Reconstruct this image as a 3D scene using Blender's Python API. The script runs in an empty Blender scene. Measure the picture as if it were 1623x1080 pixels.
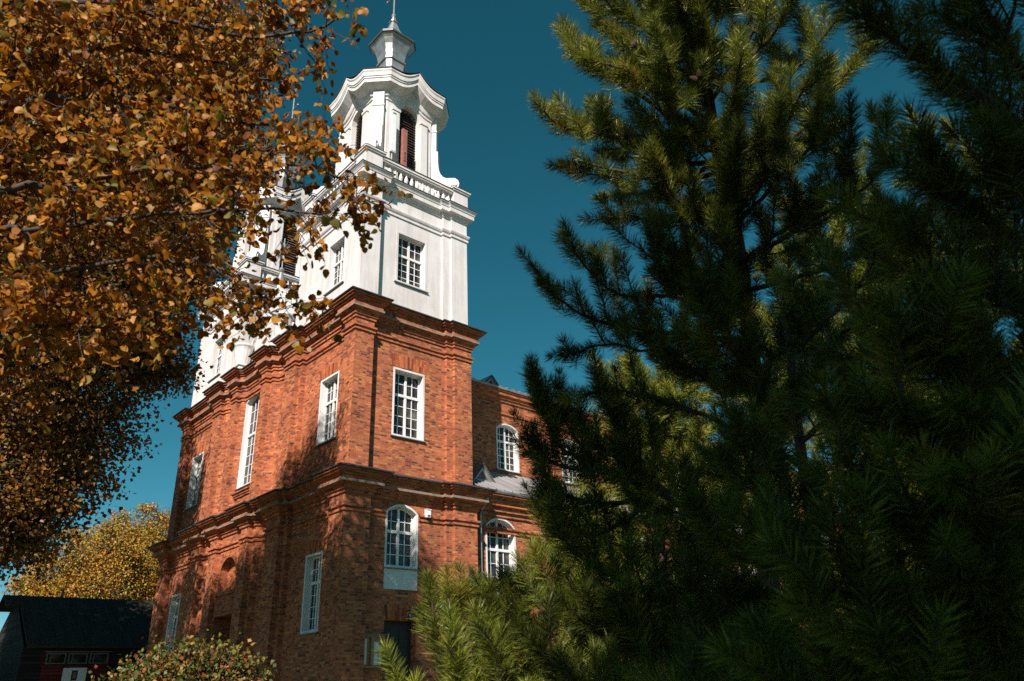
import bpy, math, random
import numpy as np
from mathutils import Vector, Matrix

SC = bpy.context.scene
COL = SC.collection
rad = math.radians

# ------------------------------------------------------------------ camera
YAW, PITCH, ROLL, FPX = rad(47.105), rad(24.835), rad(-2.308), 1192.5   # recovered from the church's vanishing points
CAM = np.array([-12.46, -21.67, 1.5])
def _rot():
    c, s = math.cos(YAW), math.sin(YAW)
    X, Y, Z = np.array([s, 0, c]), np.array([-c, 0, s]), np.array([0, -1, 0])
    c, s = math.cos(PITCH), math.sin(PITCH)
    P = np.array([[1, 0, 0], [0, c, s], [0, -s, c]])
    c, s = math.cos(ROLL), math.sin(ROLL)
    M = np.array([[c, -s, 0], [s, c, 0], [0, 0, 1]]) @ P
    return np.stack([M @ X, M @ Y, M @ Z], 1)
ROT = _rot()
def at(px, py, d):
    """a point d metres from the camera, seen in the photograph at px, py"""
    r = ROT.T @ np.array([(px - 811.5) / FPX, (py - 540) / FPX, 1.0])
    return CAM + r / np.linalg.norm(r) * d
cam_data = bpy.data.cameras.new('camera')
cam = bpy.data.objects.new('camera', cam_data); COL.objects.link(cam)
R_, D_, F_ = ROT[0], ROT[1], ROT[2]
m = Matrix.Identity(4)
for i in range(3):
    m[i][0], m[i][1], m[i][2], m[i][3] = R_[i], -D_[i], -F_[i], CAM[i]
cam.matrix_world = m
cam_data.sensor_width = 36; cam_data.lens = FPX / 1623 * 36
cam_data.clip_start = 0.05; cam_data.clip_end = 3000
cam_data.dof.use_dof = True; cam_data.dof.focus_distance = 22; cam_data.dof.aperture_fstop = 4.0
SC.camera = cam

# ------------------------------------------------------------------ light
SUN_EL = rad(36)
SUN_DIR = np.array([-0.808 * math.cos(SUN_EL), -0.589 * math.cos(SUN_EL), math.sin(SUN_EL)])
SUN_DIR /= np.linalg.norm(SUN_DIR)
world = bpy.data.worlds.new('World'); SC.world = world; world.use_nodes = True
wn, wl = world.node_tree.nodes, world.node_tree.links
sky = wn.new('ShaderNodeTexSky'); sky.sky_type = 'NISHITA'; sky.sun_disc = False
sky.sun_elevation = SUN_EL; sky.sun_rotation = math.atan2(SUN_DIR[0], SUN_DIR[1])
sky.altitude = 300; sky.air_density = 0.62; sky.dust_density = 0.05; sky.ozone_density = 1.5
hs = wn.new('ShaderNodeHueSaturation'); hs.inputs['Hue'].default_value = 0.449; hs.inputs['Saturation'].default_value = 1.29; hs.inputs['Value'].default_value = 1.12
wl.new(sky.outputs[0], hs.inputs['Color']); wl.new(hs.outputs[0], wn['Background'].inputs[0])
wn['Background'].inputs[1].default_value = 0.05
sun_data = bpy.data.lights.new('sun', 'SUN'); sun_data.energy = 5.0; sun_data.angle = rad(0.55); sun_data.color = (1.0, 0.90, 0.82)
sun = bpy.data.objects.new('sun', sun_data); COL.objects.link(sun)
sun.rotation_euler = Vector(tuple(SUN_DIR)).to_track_quat('Z', 'Y').to_euler()
SC.view_settings.view_transform = 'Standard'; SC.view_settings.look = 'None'
SC.view_settings.exposure = 0.6; SC.view_settings.gamma = 1.0
SC.cycles.use_denoising = False; SC.cycles.sample_clamp_indirect = 1.0
SC.cycles.max_bounces = 6; SC.cycles.diffuse_bounces = 2; SC.cycles.glossy_bounces = 2
SC.cycles.transmission_bounces = 3; SC.cycles.transparent_max_bounces = 4

# ------------------------------------------------------------------ materials
def new_mat(name):
    mt = bpy.data.materials.new(name); mt.use_nodes = True
    return mt, mt.node_tree.nodes, mt.node_tree.links, mt.node_tree.nodes['Principled BSDF']
def ramp(nt, stops):
    r = nt.nodes.new('ShaderNodeValToRGB'); e = r.color_ramp.elements
    while len(e) < len(stops): e.new(0.5)
    for k, (p, c) in enumerate(stops):
        e[k].position = p; e[k].color = (*c, 1)
    return r
def noise(nt, scale, detail=4, vec=None, rough=0.6):
    n = nt.nodes.new('ShaderNodeTexNoise'); n.inputs['Scale'].default_value = scale
    n.inputs['Detail'].default_value = detail; n.inputs['Roughness'].default_value = rough
    if vec is not None: nt.links.new(vec, n.inputs['Vector'])
    return n
def mixc(nt, kind, fac, a, b):
    n = nt.nodes.new('ShaderNodeMix'); n.data_type = 'RGBA'; n.blend_type = kind
    for sock, v in ((n.inputs[0], fac), (n.inputs[6], a), (n.inputs[7], b)):
        if hasattr(v, 'is_linked') or hasattr(v, 'links'): nt.links.new(v, sock)
        elif isinstance(v, tuple): sock.default_value = (*v, 1)
        else: sock.default_value = v
    return n.outputs[2]
def bump(nt, height, bsdf, strength=0.4, dist=0.01):
    b = nt.nodes.new('ShaderNodeBump'); b.inputs['Strength'].default_value = strength; b.inputs['Distance'].default_value = dist
    nt.links.new(height, b.inputs['Height']); nt.links.new(b.outputs[0], bsdf.inputs['Normal'])
def plain(name, colour, rough=0.6, var=0.18, scale=6.0, metal=0.0, bmp=0.0, coat=None):
    mt, n, l, b = new_mat(name)
    tc = n.new('ShaderNodeTexCoord')
    ns = noise(mt.node_tree, scale, 6, tc.outputs['Object'])
    lo = tuple(c * (1 - var) for c in colour); hi = tuple(min(1, c * (1 + var)) for c in colour)
    r = ramp(mt.node_tree, [(0.3, lo), (0.7, hi)])
    l.new(ns.outputs['Fac'], r.inputs[0]); l.new(r.outputs[0], b.inputs['Base Color'])
    b.inputs['Roughness'].default_value = rough; b.inputs['Metallic'].default_value = metal
    if bmp: bump(mt.node_tree, ns.outputs['Fac'], b, bmp, 0.01)
    return mt
def brick_mat(name, w=0.27, h=0.077, soldier=False):
    mt, n, l, b = new_mat(name); nt = mt.node_tree
    uv = n.new('ShaderNodeUVMap'); uv.uv_map = 'UVMap'
    br = n.new('ShaderNodeTexBrick'); br.offset = 0.5; br.squash = 0.54; br.squash_frequency = 2
    l.new(uv.outputs[0], br.inputs['Vector'])
    br.inputs['Color1'].default_value = (0, 0, 0, 1); br.inputs['Color2'].default_value = (1, 1, 1, 1)
    br.inputs['Mortar'].default_value = (0.5, 0.5, 0.5, 1)
    br.inputs['Scale'].default_value = 1.0; br.inputs['Mortar Size'].default_value = 0.0075
    br.inputs['Mortar Smooth'].default_value = 0.25; br.inputs['Bias'].default_value = 0.0
    br.inputs['Brick Width'].default_value = w; br.inputs['Row Height'].default_value = h
    cr = ramp(nt, [(0.0, (0.14, 0.037, 0.021)), (0.14, (0.30, 0.070, 0.029)), (0.42, (0.48, 0.122, 0.042)), (0.78, (0.57, 0.165, 0.054)), (1.0, (0.66, 0.245, 0.085))])
    l.new(br.outputs['Color'], cr.inputs[0])
    big = noise(nt, 0.55, 5, uv.outputs[0])
    br2 = ramp(nt, [(0.30, (0.56, 0.50, 0.48)), (0.60, (1.06, 1.05, 1.04))]); l.new(big.outputs['Fac'], br2.inputs[0])
    c = mixc(nt, 'MULTIPLY', 0.9, cr.outputs[0], br2.outputs[0])
    fine = noise(nt, 22, 4, uv.outputs[0])
    fr = ramp(nt, [(0.3, (0.62, 0.60, 0.60)), (0.7, (1.18, 1.15, 1.12))]); l.new(fine.outputs['Fac'], fr.inputs[0])
    c = mixc(nt, 'MULTIPLY', 0.8, c, fr.outputs[0])
    # soot / efflorescence patches
    st = noise(nt, 1.7, 6, uv.outputs[0], 0.7)
    sr = ramp(nt, [(0.62, (0, 0, 0)), (0.78, (1, 1, 1))]); l.new(st.outputs['Fac'], sr.inputs[0])
    c = mixc(nt, 'MIX', mathn(nt, sr.outputs[0], 0.45), c, (0.10, 0.040, 0.026))
    mo = noise(nt, 3.0, 4, uv.outputs[0])
    mr = ramp(nt, [(0.35, (0.20, 0.095, 0.058)), (0.7, (0.40, 0.235, 0.15))]); l.new(mo.outputs['Fac'], mr.inputs[0])
    c = mixc(nt, 'MIX', br.outputs['Fac'], c, mr.outputs[0])
    l.new(c, b.inputs['Base Color']); b.inputs['Roughness'].default_value = 0.85
    inv = n.new('ShaderNodeMath'); inv.operation = 'SUBTRACT'; inv.inputs[0].default_value = 1; l.new(br.outputs['Fac'], inv.inputs[1])
    ad = n.new('ShaderNodeMath'); ad.operation = 'MULTIPLY_ADD'; l.new(fine.outputs['Fac'], ad.inputs[0]); ad.inputs[1].default_value = 0.5; l.new(inv.outputs[0], ad.inputs[2])
    bump(nt, ad.outputs[0], b, 0.55, 0.012)
    return mt
def mathn(nt, sock, k):
    n = nt.nodes.new('ShaderNodeMath'); n.operation = 'MULTIPLY'; nt.links.new(sock, n.inputs[0]); n.inputs[1].default_value = k
    return n.outputs[0]
def plaster_mat(name, base=(0.71, 0.69, 0.685)):
    mt, n, l, b = new_mat(name); nt = mt.node_tree
    tc = n.new('ShaderNodeTexCoord')
    mp = n.new('ShaderNodeMapping'); mp.inputs['Scale'].default_value = (3.0, 3.0, 0.35); l.new(tc.outputs['Object'], mp.inputs[0])
    st = noise(nt, 1.0, 7, mp.outputs[0], 0.65)
    sr = ramp(nt, [(0.42, (1, 1, 1)), (0.70, (0.74, 0.70, 0.65))]); l.new(st.outputs['Fac'], sr.inputs[0])
    bl = noise(nt, 1.3, 5, tc.outputs['Object'])
    b2 = ramp(nt, [(0.35, (0.90, 0.885, 0.87)), (0.6, (1, 1, 1))]); l.new(bl.outputs['Fac'], b2.inputs[0])
    ch = noise(nt, 7.0, 5, tc.outputs['Object'], 0.75)
    c2 = ramp(nt, [(0.70, (0, 0, 0)), (0.74, (1, 1, 1))]); l.new(ch.outputs['Fac'], c2.inputs[0])
    c = mixc(nt, 'MULTIPLY', 0.85, base, sr.outputs[0]); c = mixc(nt, 'MULTIPLY', 0.8, c, b2.outputs[0])
    c = mixc(nt, 'MIX', mathn(nt, c2.outputs[0], 0.5), c, (0.42, 0.38, 0.34))
    l.new(c, b.inputs['Base Color']); b.inputs['Roughness'].default_value = 0.8
    fi = noise(nt, 30, 4, tc.outputs['Object']); bump(nt, fi.outputs['Fac'], b, 0.12, 0.01)
    return mt
def leaf_mat(name, stops, trans=0.35, rough=0.5, spec=0.4):
    mt, n, l, b = new_mat(name); nt = mt.node_tree
    a = n.new('ShaderNodeAttribute'); a.attribute_name = 'rnd'
    r = ramp(nt, stops); l.new(a.outputs['Fac'], r.inputs[0])
    tc = n.new('ShaderNodeTexCoord'); ns = noise(nt, 60, 3, tc.outputs['Object'])
    nr = ramp(nt, [(0.3, (0.75, 0.72, 0.7)), (0.7, (1.1, 1.1, 1.1))]); l.new(ns.outputs['Fac'], nr.inputs[0])
    c = mixc(nt, 'MULTIPLY', 0.8, r.outputs[0], nr.outputs[0])
    l.new(c, b.inputs['Base Color']); b.inputs['Roughness'].default_value = rough; b.inputs['Specular IOR Level'].default_value = spec
    t = n.new('ShaderNodeBsdfTranslucent'); l.new(c, t.inputs[0])
    mx = n.new('ShaderNodeMixShader'); mx.inputs[0].default_value = trans
    l.new(b.outputs[0], mx.inputs[1]); l.new(t.outputs[0], mx.inputs[2])
    l.new(mx.outputs[0], n['Material Output'].inputs[0])
    return mt
M = {}
M['brick'] = brick_mat('brick')
M['soldier'] = brick_mat('soldier_brick', w=0.27, h=0.077)
M['ledge'] = plain('cement_ledge', (0.25, 0.19, 0.15), 0.9, 0.3, 5, bmp=0.2)
M['flash'] = plain('dark_flashing', (0.045, 0.040, 0.042), 0.6, 0.4, 3, bmp=0.1)
M['plaster'] = plaster_mat('white_plaster')
M['trim'] = plaster_mat('white_window_surround', (0.78, 0.775, 0.77))
M['sash'] = plain('white_painted_wood', (0.76, 0.76, 0.75), 0.45, 0.08, 12)
M['sill'] = plain('grey_sill_metal', (0.16, 0.17, 0.18), 0.5, 0.2, 5, 0.3)
M['zinc'] = plain('weathered_zinc', (0.34, 0.345, 0.345), 0.42, 0.35, 2.2, 0.55, bmp=0.06)
M['zincdark'] = plain('dark_zinc_edge', (0.09, 0.09, 0.095), 0.5, 0.3, 3, 0.4)
M['iron'] = plain('galvanised_iron', (0.30, 0.31, 0.31), 0.45, 0.2, 9, 0.6)
M['louvre'] = plain('dark_louvre_wood', (0.16, 0.115, 0.095), 0.7, 0.35, 4)
M['door'] = plain('dark_door_wood', (0.022, 0.019, 0.017), 0.6, 0.3, 5)
M['board'] = plain('varnished_board_wood', (0.36, 0.17, 0.065), 0.45, 0.25, 9)
M['paper'] = plain('pinned_paper', (0.72, 0.73, 0.74), 0.8, 0.05, 6)
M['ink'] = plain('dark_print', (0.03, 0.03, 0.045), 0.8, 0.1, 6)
M['redpaint'] = plain('faded_red_paint', (0.30, 0.12, 0.09), 0.6, 0.25, 6)
M['whitebox'] = plain('white_plastic', (0.78, 0.79, 0.80), 0.45, 0.06, 4)
M['bark'] = plain('grey_brown_bark', (0.060, 0.045, 0.035), 0.95, 0.45, 14, bmp=0.5)
M['pinebark'] = plain('pine_bark', (0.075, 0.05, 0.036), 0.95, 0.45, 16, bmp=0.5)
M['cone'] = plain('pine_cone_scales', (0.05, 0.024, 0.015), 0.85, 0.35, 40, bmp=0.4)
def glass_mat():
    mt, n, l, b = new_mat('dark_window_glass'); nt = mt.node_tree
    tc = n.new('ShaderNodeTexCoord'); ns = noise(nt, 1.6, 4, tc.outputs['Object'])
    r = ramp(nt, [(0.40, (0.010, 0.010, 0.011)), (0.56, (0.045, 0.042, 0.040)), (0.72, (0.15, 0.145, 0.135))]); l.new(ns.outputs['Fac'], r.inputs[0])
    l.new(r.outputs[0], b.inputs['Base Color']); b.inputs['Roughness'].default_value = 0.06; b.inputs['Specular IOR Level'].default_value = 0.4
    n2 = noise(nt, 2.5, 2, tc.outputs['Object']); bump(nt, n2.outputs['Fac'], b, 0.05, 0.05)
    return mt
M['glass'] = glass_mat()
def sheet_mat(name, colour, rough=0.5, metal=0.2):
    mt, n, l, b = new_mat(name); nt = mt.node_tree
    uv = n.new('ShaderNodeUVMap'); uv.uv_map = 'UVMap'
    mp = n.new('ShaderNodeMapping'); mp.inputs['Scale'].default_value = (2.5, 0.4, 1); l.new(uv.outputs[0], mp.inputs[0])
    ns = noise(nt, 1.0, 7, mp.outputs[0]); r = ramp(nt, [(0.3, tuple(c * 0.6 for c in colour)), (0.7, tuple(c * 1.25 for c in colour))])
    l.new(ns.outputs['Fac'], r.inputs[0]); l.new(r.outputs[0], b.inputs['Base Color'])
    b.inputs['Roughness'].default_value = rough; b.inputs['Metallic'].default_value = metal; b.inputs['Specular IOR Level'].default_value = 0.2
    return mt
M['aisleroof'] = sheet_mat('grey_metal_roofing', (0.36, 0.35, 0.345), 0.5, 0.25)
M['shedroof'] = sheet_mat('old_corrugated_sheet', (0.055, 0.045, 0.036), 0.9, 0.0)
def plank_mat(name, colour, h=0.16):
    mt, n, l, b = new_mat(name); nt = mt.node_tree
    uv = n.new('ShaderNodeUVMap'); uv.uv_map = 'UVMap'
    br = n.new('ShaderNodeTexBrick'); l.new(uv.outputs[0], br.inputs['Vector']); br.offset = 0.37
    br.inputs['Color1'].default_value = (*[c * 0.7 for c in colour], 1); br.inputs['Color2'].default_value = (*[c * 1.3 for c in colour], 1)
    br.inputs['Mortar'].default_value = (0.01, 0.01, 0.01, 1); br.inputs['Scale'].default_value = 1; br.inputs['Mortar Size'].default_value = 0.012
    br.inputs['Brick Width'].default_value = 3.5; br.inputs['Row Height'].default_value = h
    l.new(br.outputs[0], b.inputs['Base Color']); b.inputs['Roughness'].default_value = 0.85; b.inputs['Specular IOR Level'].default_value = 0.08
    return mt
M['plank'] = plank_mat('grey_planks', (0.032, 0.030, 0.029))
M['redplank'] = plank_mat('dark_red_planks', (0.13, 0.028, 0.026))
def grass_mat():
    mt, n, l, b = new_mat('grass_ground'); nt = mt.node_tree
    tc = n.new('ShaderNodeTexCoord')
    a = noise(nt, 0.35, 6, tc.outputs['Object']); f = noise(nt, 40, 4, tc.outputs['Object'])
    r = ramp(nt, [(0.3, (0.04, 0.06, 0.018)), (0.55, (0.07, 0.085, 0.025)), (0.75, (0.13, 0.085, 0.035))]); l.new(a.outputs['Fac'], r.inputs[0])
    r2 = ramp(nt, [(0.3, (0.5, 0.5, 0.5)), (0.7, (1.3, 1.3, 1.2))]); l.new(f.outputs['Fac'], r2.inputs[0])
    c = mixc(nt, 'MULTIPLY', 1.0, r.outputs[0], r2.outputs[0]); l.new(c, b.inputs['Base Color']); b.inputs['Roughness'].default_value = 0.95
    bump(nt, f.outputs['Fac'], b, 0.6, 0.05)
    return mt
M['grass'] = grass_mat()
M['linden'] = leaf_mat('linden_leaves_autumn', [(0.0, (0.055, 0.022, 0.009)), (0.20, (0.20, 0.068, 0.012)), (0.45, (0.43, 0.155, 0.013)), (0.68, (0.56, 0.255, 0.018)), (0.82, (0.48, 0.26, 0.08)), (0.92, (0.24, 0.19, 0.020)), (1.0, (0.085, 0.10, 0.018))], 0.38, 0.5, 0.3)
M['farlinden'] = leaf_mat('linden_leaves_brown', [(0.0, (0.045, 0.020, 0.008)), (0.35, (0.17, 0.070, 0.012)), (0.7, (0.36, 0.15, 0.018)), (1.0, (0.14, 0.115, 0.02))], 0.3)
M['maple'] = leaf_mat('maple_leaves_yellow', [(0.0, (0.40, 0.13, 0.02)), (0.3, (0.55, 0.26, 0.03)), (0.6, (0.48, 0.33, 0.04)), (1.0, (0.15, 0.18, 0.03))], 0.3)
M['shrub'] = leaf_mat('shrub_leaves', [(0.0, (0.05, 0.075, 0.018)), (0.46, (0.11, 0.13, 0.025)), (0.66, (0.26, 0.21, 0.03)), (0.82, (0.38, 0.16, 0.03)), (1.0, (0.34, 0.05, 0.025))], 0.3)
M['shrubdark'] = leaf_mat('dark_green_leaves', [(0.0, (0.02, 0.03, 0.012)), (0.5, (0.04, 0.055, 0.018)), (1.0, (0.07, 0.07, 0.02))], 0.2)
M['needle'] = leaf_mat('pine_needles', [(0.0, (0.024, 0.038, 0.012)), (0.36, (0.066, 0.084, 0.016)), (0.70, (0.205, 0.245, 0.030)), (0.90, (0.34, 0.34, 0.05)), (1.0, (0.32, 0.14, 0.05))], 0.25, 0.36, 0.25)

# ------------------------------------------------------------------ mesh helpers
class MB:
    def __init__(s): s.v = []; s.f = []; s.uv = []; s.mi = []; s.sm = []
    def poly(s, pts, uv=None, mi=0, smooth=False):
        i = len(s.v); pts = [tuple(map(float, p)) for p in pts]
        s.v += pts; s.f.append(tuple(range(i, i + len(pts))))
        if uv is None:
            a, b, c = (np.array(pts[k]) for k in (0, 1, 2))
            n = np.cross(b - a, c - a); ln = np.linalg.norm(n); n = n / ln if ln > 1e-12 else np.array([0, 0, 1.])
            if abs(n[2]) < 0.8:
                t = np.array([-n[1], n[0], 0]); t /= np.linalg.norm(t); w = np.cross(n, t)
                uv = [(np.dot(p, t), np.dot(p, w)) for p in pts]
            else: uv = [(p[0], p[1]) for p in pts]
        s.uv.append(uv); s.mi.append(mi); s.sm.append(smooth)
    def box(s, lo, hi, mi=0, fr=None):
        """axis box; fr maps (u, v, w) to the world"""
        (a, b, c), (d, e, f) = lo, hi
        g = fr or (lambda u, v, w: (u, v, w))
        P = [g(*p) for p in ((a, b, c), (d, b, c), (d, e, c), (a, e, c), (a, b, f), (d, b, f), (d, e, f), (a, e, f))]
        for q in ((0, 3, 2, 1), (4, 5, 6, 7), (0, 1, 5, 4), (1, 2, 6, 5), (2, 3, 7, 6), (3, 0, 4, 7)):
            s.poly([P[k] for k in q], mi=mi)
    def lathe(s, c, prof, n=16, mi=0, smooth=True):
        for (r0, z0), (r1, z1) in zip(prof, prof[1:]):
            for k in range(n):
                a, b = 2 * math.pi * k / n, 2 * math.pi * (k + 1) / n
                q = [(c[0] + r0 * math.cos(a), c[1] + r0 * math.sin(a), c[2] + z0), (c[0] + r0 * math.cos(b), c[1] + r0 * math.sin(b), c[2] + z0),
                     (c[0] + r1 * math.cos(b), c[1] + r1 * math.sin(b), c[2] + z1), (c[0] + r1 * math.cos(a), c[1] + r1 * math.sin(a), c[2] + z1)]
                if r0 < 1e-6: q = q[1:]
                elif r1 < 1e-6: q = q[:3]
                s.poly(q, mi=mi, smooth=smooth)
    def tube(s, pts, r, n=8, mi=0):
        pts = [np.array(p, float) for p in pts]; rings = []
        for k, p in enumerate(pts):
            d = pts[min(k + 1, len(pts) - 1)] - pts[max(k - 1, 0)]; d /= np.linalg.norm(d)
            a = np.cross(d, (0, 0, 1) if abs(d[2]) < 0.9 else (1, 0, 0)); a /= np.linalg.norm(a); b = np.cross(d, a)
            rr = r[k] if isinstance(r, (list, tuple)) else r
            rings.append([p + rr * (a * math.cos(2 * math.pi * j / n) + b * math.sin(2 * math.pi * j / n)) for j in range(n)])
        for A, B in zip(rings, rings[1:]):
            for j in range(n): s.poly([A[j], A[(j + 1) % n], B[(j + 1) % n], B[j]], mi=mi, smooth=True)
        s.poly(rings[0][::-1], mi=mi); s.poly(rings[-1], mi=mi)
    def build(s, name, mats, parent=None, loc=None):
        me = bpy.data.meshes.new(name)
        me.from_pydata(s.v, [], s.f)
        if not isinstance(mats, (list, tuple)): mats = [mats]
        for mt in mats: me.materials.append(mt)
        me.polygons.foreach_set('material_index', s.mi); me.polygons.foreach_set('use_smooth', s.sm)
        u = me.uv_layers.new(name='UVMap')
        u.data.foreach_set('uv', np.array([c for f in s.uv for c in f], float).ravel())
        me.update()
        return link(name, me, parent, loc)
def link(name, me, parent=None, loc=None):
    o = bpy.data.objects.new(name, me); COL.objects.link(o)
    if loc is not None: o.location = loc
    if parent is not None: o.parent = parent
    return o
def empty(name, loc, label, cat, group=None):
    o = bpy.data.objects.new(name, None); COL.objects.link(o); o.location = tuple(loc); o.empty_display_size = 0.3
    return tag(o, label, cat, group)
def tag(o, label=None, cat=None, group=None, kind=None):
    if label: o['label'] = label
    if cat: o['category'] = cat
    if group: o['group'] = group
    if kind: o['kind'] = kind
    return o
def offset_poly(poly, o, closed=True):
    P = [np.array(p, float) for p in poly]; n = len(P); out = []
    for i in range(n):
        def nrm(a, b):
            d = b - a; d /= np.linalg.norm(d); return np.array([d[1], -d[0]])
        if closed or 0 < i < n - 1: n1, n2 = nrm(P[i - 1], P[i]), nrm(P[i], P[(i + 1) % n])
        elif i == 0: n1 = n2 = nrm(P[0], P[1])
        else: n1 = n2 = nrm(P[-2], P[-1])
        out.append(P[i] + (n1 + n2) / max(0.35, 1 + n1 @ n2) * o)
    return out
def sweep(mb, poly, prof, closed=True, dz=None, mis=None):
    """profile [(out, z), ...] carried round the plan; each profile step may have its own material"""
    n = len(poly); L = [0.0]
    for i in range(n): L.append(L[-1] + float(np.linalg.norm(np.array(poly[(i + 1) % n]) - np.array(poly[i]))))
    rings = [[(*p, z + (dz[i] if dz else 0)) for i, p in enumerate(offset_poly(poly, o, closed))] for o, z in prof]
    s = 0.0
    for k, (A, B) in enumerate(zip(rings, rings[1:])):
        st = math.hypot(prof[k + 1][0] - prof[k][0], prof[k + 1][1] - prof[k][1])
        for i in range(n if closed else n - 1):
            j = (i + 1) % n
            v0 = prof[k][1] if abs(prof[k + 1][1] - prof[k][1]) > 0.02 else prof[k][1] + 0.2
            mb.poly([A[i], A[j], B[j], B[i]], uv=[(L[i], v0), (L[i + 1], v0), (L[i + 1], v0 + st), (L[i], v0 + st)], mi=(mis[k] if mis else 0))
    return rings
def arch_top(o, u):
    """height of an opening's head at u: (u0, u1, z0, z1, rise)"""
    u0, u1, z0, z1, rise = o
    if rise <= 0: return z1
    h = (u1 - u0) / 2; t = (u - (u0 + u1) / 2)
    R = (h * h + rise * rise) / (2 * rise)
    return z1 - R + math.sqrt(max(0, R * R - t * t))
def wall(mb, poly, z0, z1, openings=None, closed=True, mi=0, flip=False):
    n = len(poly); s = 0.0
    for i in range(n if closed else n - 1):
        a, b = np.array(poly[i], float), np.array(poly[(i + 1) % n], float); L = float(np.linalg.norm(b - a)); d = (b - a) / L
        ops = (openings or {}).get(i, [])
        us = {0.0, L}
        for o in ops:
            us |= {o[0], o[1]}
            if o[4] > 0: us |= {o[0] + (o[1] - o[0]) * k / 16 for k in range(1, 16)}
        us = sorted(us)
        for ua, ub in zip(us, us[1:]):
            if ub - ua < 1e-6: continue
            mid = (ua + ub) / 2; cur = (z0, z0)
            cov = sorted([o for o in ops if o[0] <= mid <= o[1]], key=lambda o: o[2])
            def quad(za, zb, zc, zd):
                p, q = a + d * ua, a + d * ub
                mb.poly([(*p, za), (*q, zb), (*q, zc), (*p, zd)], uv=[(s + ua, za), (s + ub, zb), (s + ub, zc), (s + ua, zd)], mi=mi)
            for o in cov:
                quad(cur[0], cur[1], o[2], o[2]); cur = (arch_top(o, ua), arch_top(o, ub))
            quad(cur[0], cur[1], z1, z1)
        s += L
def frame_of(p0, U):
    U = np.array(U, float); N = np.array([U[1], -U[0]]); p0 = np.array(p0, float)
    return lambda u, v, w: (p0[0] + U[0] * u - N[0] * w, p0[1] + U[1] * u - N[1] * w, v)
def outline(o, t=0.0, n=16):
    u0, u1, z0, z1, rise = o
    pts = [(u0 + t, z0 + t), (u1 - t, z0 + t)]
    if rise <= 0: pts += [(u1 - t, z1 - t), (u0 + t, z1 - t)]
    else:
        for k in range(n + 1):
            u = u1 - t - (u1 - u0 - 2 * t) * k / n; pts.append((u, arch_top(o, u) - t))
    return pts
def window(parent, p0, U, o, cols=4, up=2, low=4, split=0.36, depth=0.30, trim=0.075, apron=0.0, sill=True, proud=0.012, surround=None, deepsill=True):
    """white plastered reveal > wooden sash with glazing bars, dark panes, sill"""
    fr = frame_of(p0, U); rv = MB(); A, B = outline(o), outline(o, trim); n = len(A)
    for i in range(n):
        j = (i + 1) % n
        rv.poly([fr(*A[i], -proud), fr(*A[j], -proud), fr(*B[j], -proud), fr(*B[i], -proud)])
        rv.poly([fr(*A[i], -proud), fr(*A[i], 0.06), fr(*A[j], 0.06), fr(*A[j], -proud)])
        rv.poly([fr(*B[i], -proud), fr(*B[j], -proud), fr(*B[j], depth), fr(*B[i], depth)])
    if apron: rv.box((o[0], o[2] - apron, -proud), (o[1], o[2] - 0.01, 0.03), fr=fr)
    w = rv.build('window', surround or M['trim'], parent)
    sb = MB(); u0, u1, z0, z1, rise = o; u0 += trim; u1 -= trim; z0 += trim
    top = lambda u: arch_top(o, min(max(u, o[0]), o[1])) - trim
    wa, wb, b = depth - 0.075, depth - 0.012, 0.055
    C = outline(o, trim + b)
    for i in range(n):
        j = (i + 1) % n
        sb.poly([fr(*B[i], wa), fr(*B[j], wa), fr(*C[j], wa), fr(*C[i], wa)])
        sb.poly([fr(*C[i], wa), fr(*C[j], wa), fr(*C[j], wb), fr(*C[i], wb)])
    W = u1 - u0; zs = z0 + (z1 - trim - z0) * (1 - split)
    def vbar(u, th, da, za, zb=None): sb.box((u - th / 2, za, wa + da), (u + th / 2, (top(u) if zb is None else zb) - 0.01, wb - 0.004), fr=fr)
    if cols > 1: vbar((u0 + u1) / 2, 0.085, -0.012, z0 + 0.02)
    half = cols // 2
    for k in range(1, cols):
        if k != half: vbar(u0 + b / 2 + (W - b) * k / cols, 0.026, 0.018, z0 + 0.02)
    sb.box((u0 + 0.01, zs - 0.05, wa - 0.02), (u1 - 0.01, zs + 0.05, wb - 0.006), fr=fr)
    hz = [z0 + b / 2 + (zs - z0 - b) * k / low for k in range(1, low)]
    tt = (z1 - trim - (rise if up > 1 and rise else 0) * 0.5)
    hz += [zs + 0.03 + (tt - zs - 0.03) * k / up for k in range(1, up)]
    for z in hz: sb.box((u0 + 0.02, z - 0.013, wa + 0.022), (u1 - 0.02, z + 0.013, wb - 0.008), fr=fr)
    sb.build('sash', M['sash'], w)
    g = MB(); g.poly([fr(u, z, depth - 0.03) for u, z in B]); g.build('pane', M['glass'], w)
    if sill:
        k = MB(); k.box((o[0] - 0.06, o[2] - 0.035, -0.075), (o[1] + 0.06, o[2] - 0.002, 0.05), fr=fr); k.build('sill', M['sill'], w)
    return w
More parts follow.
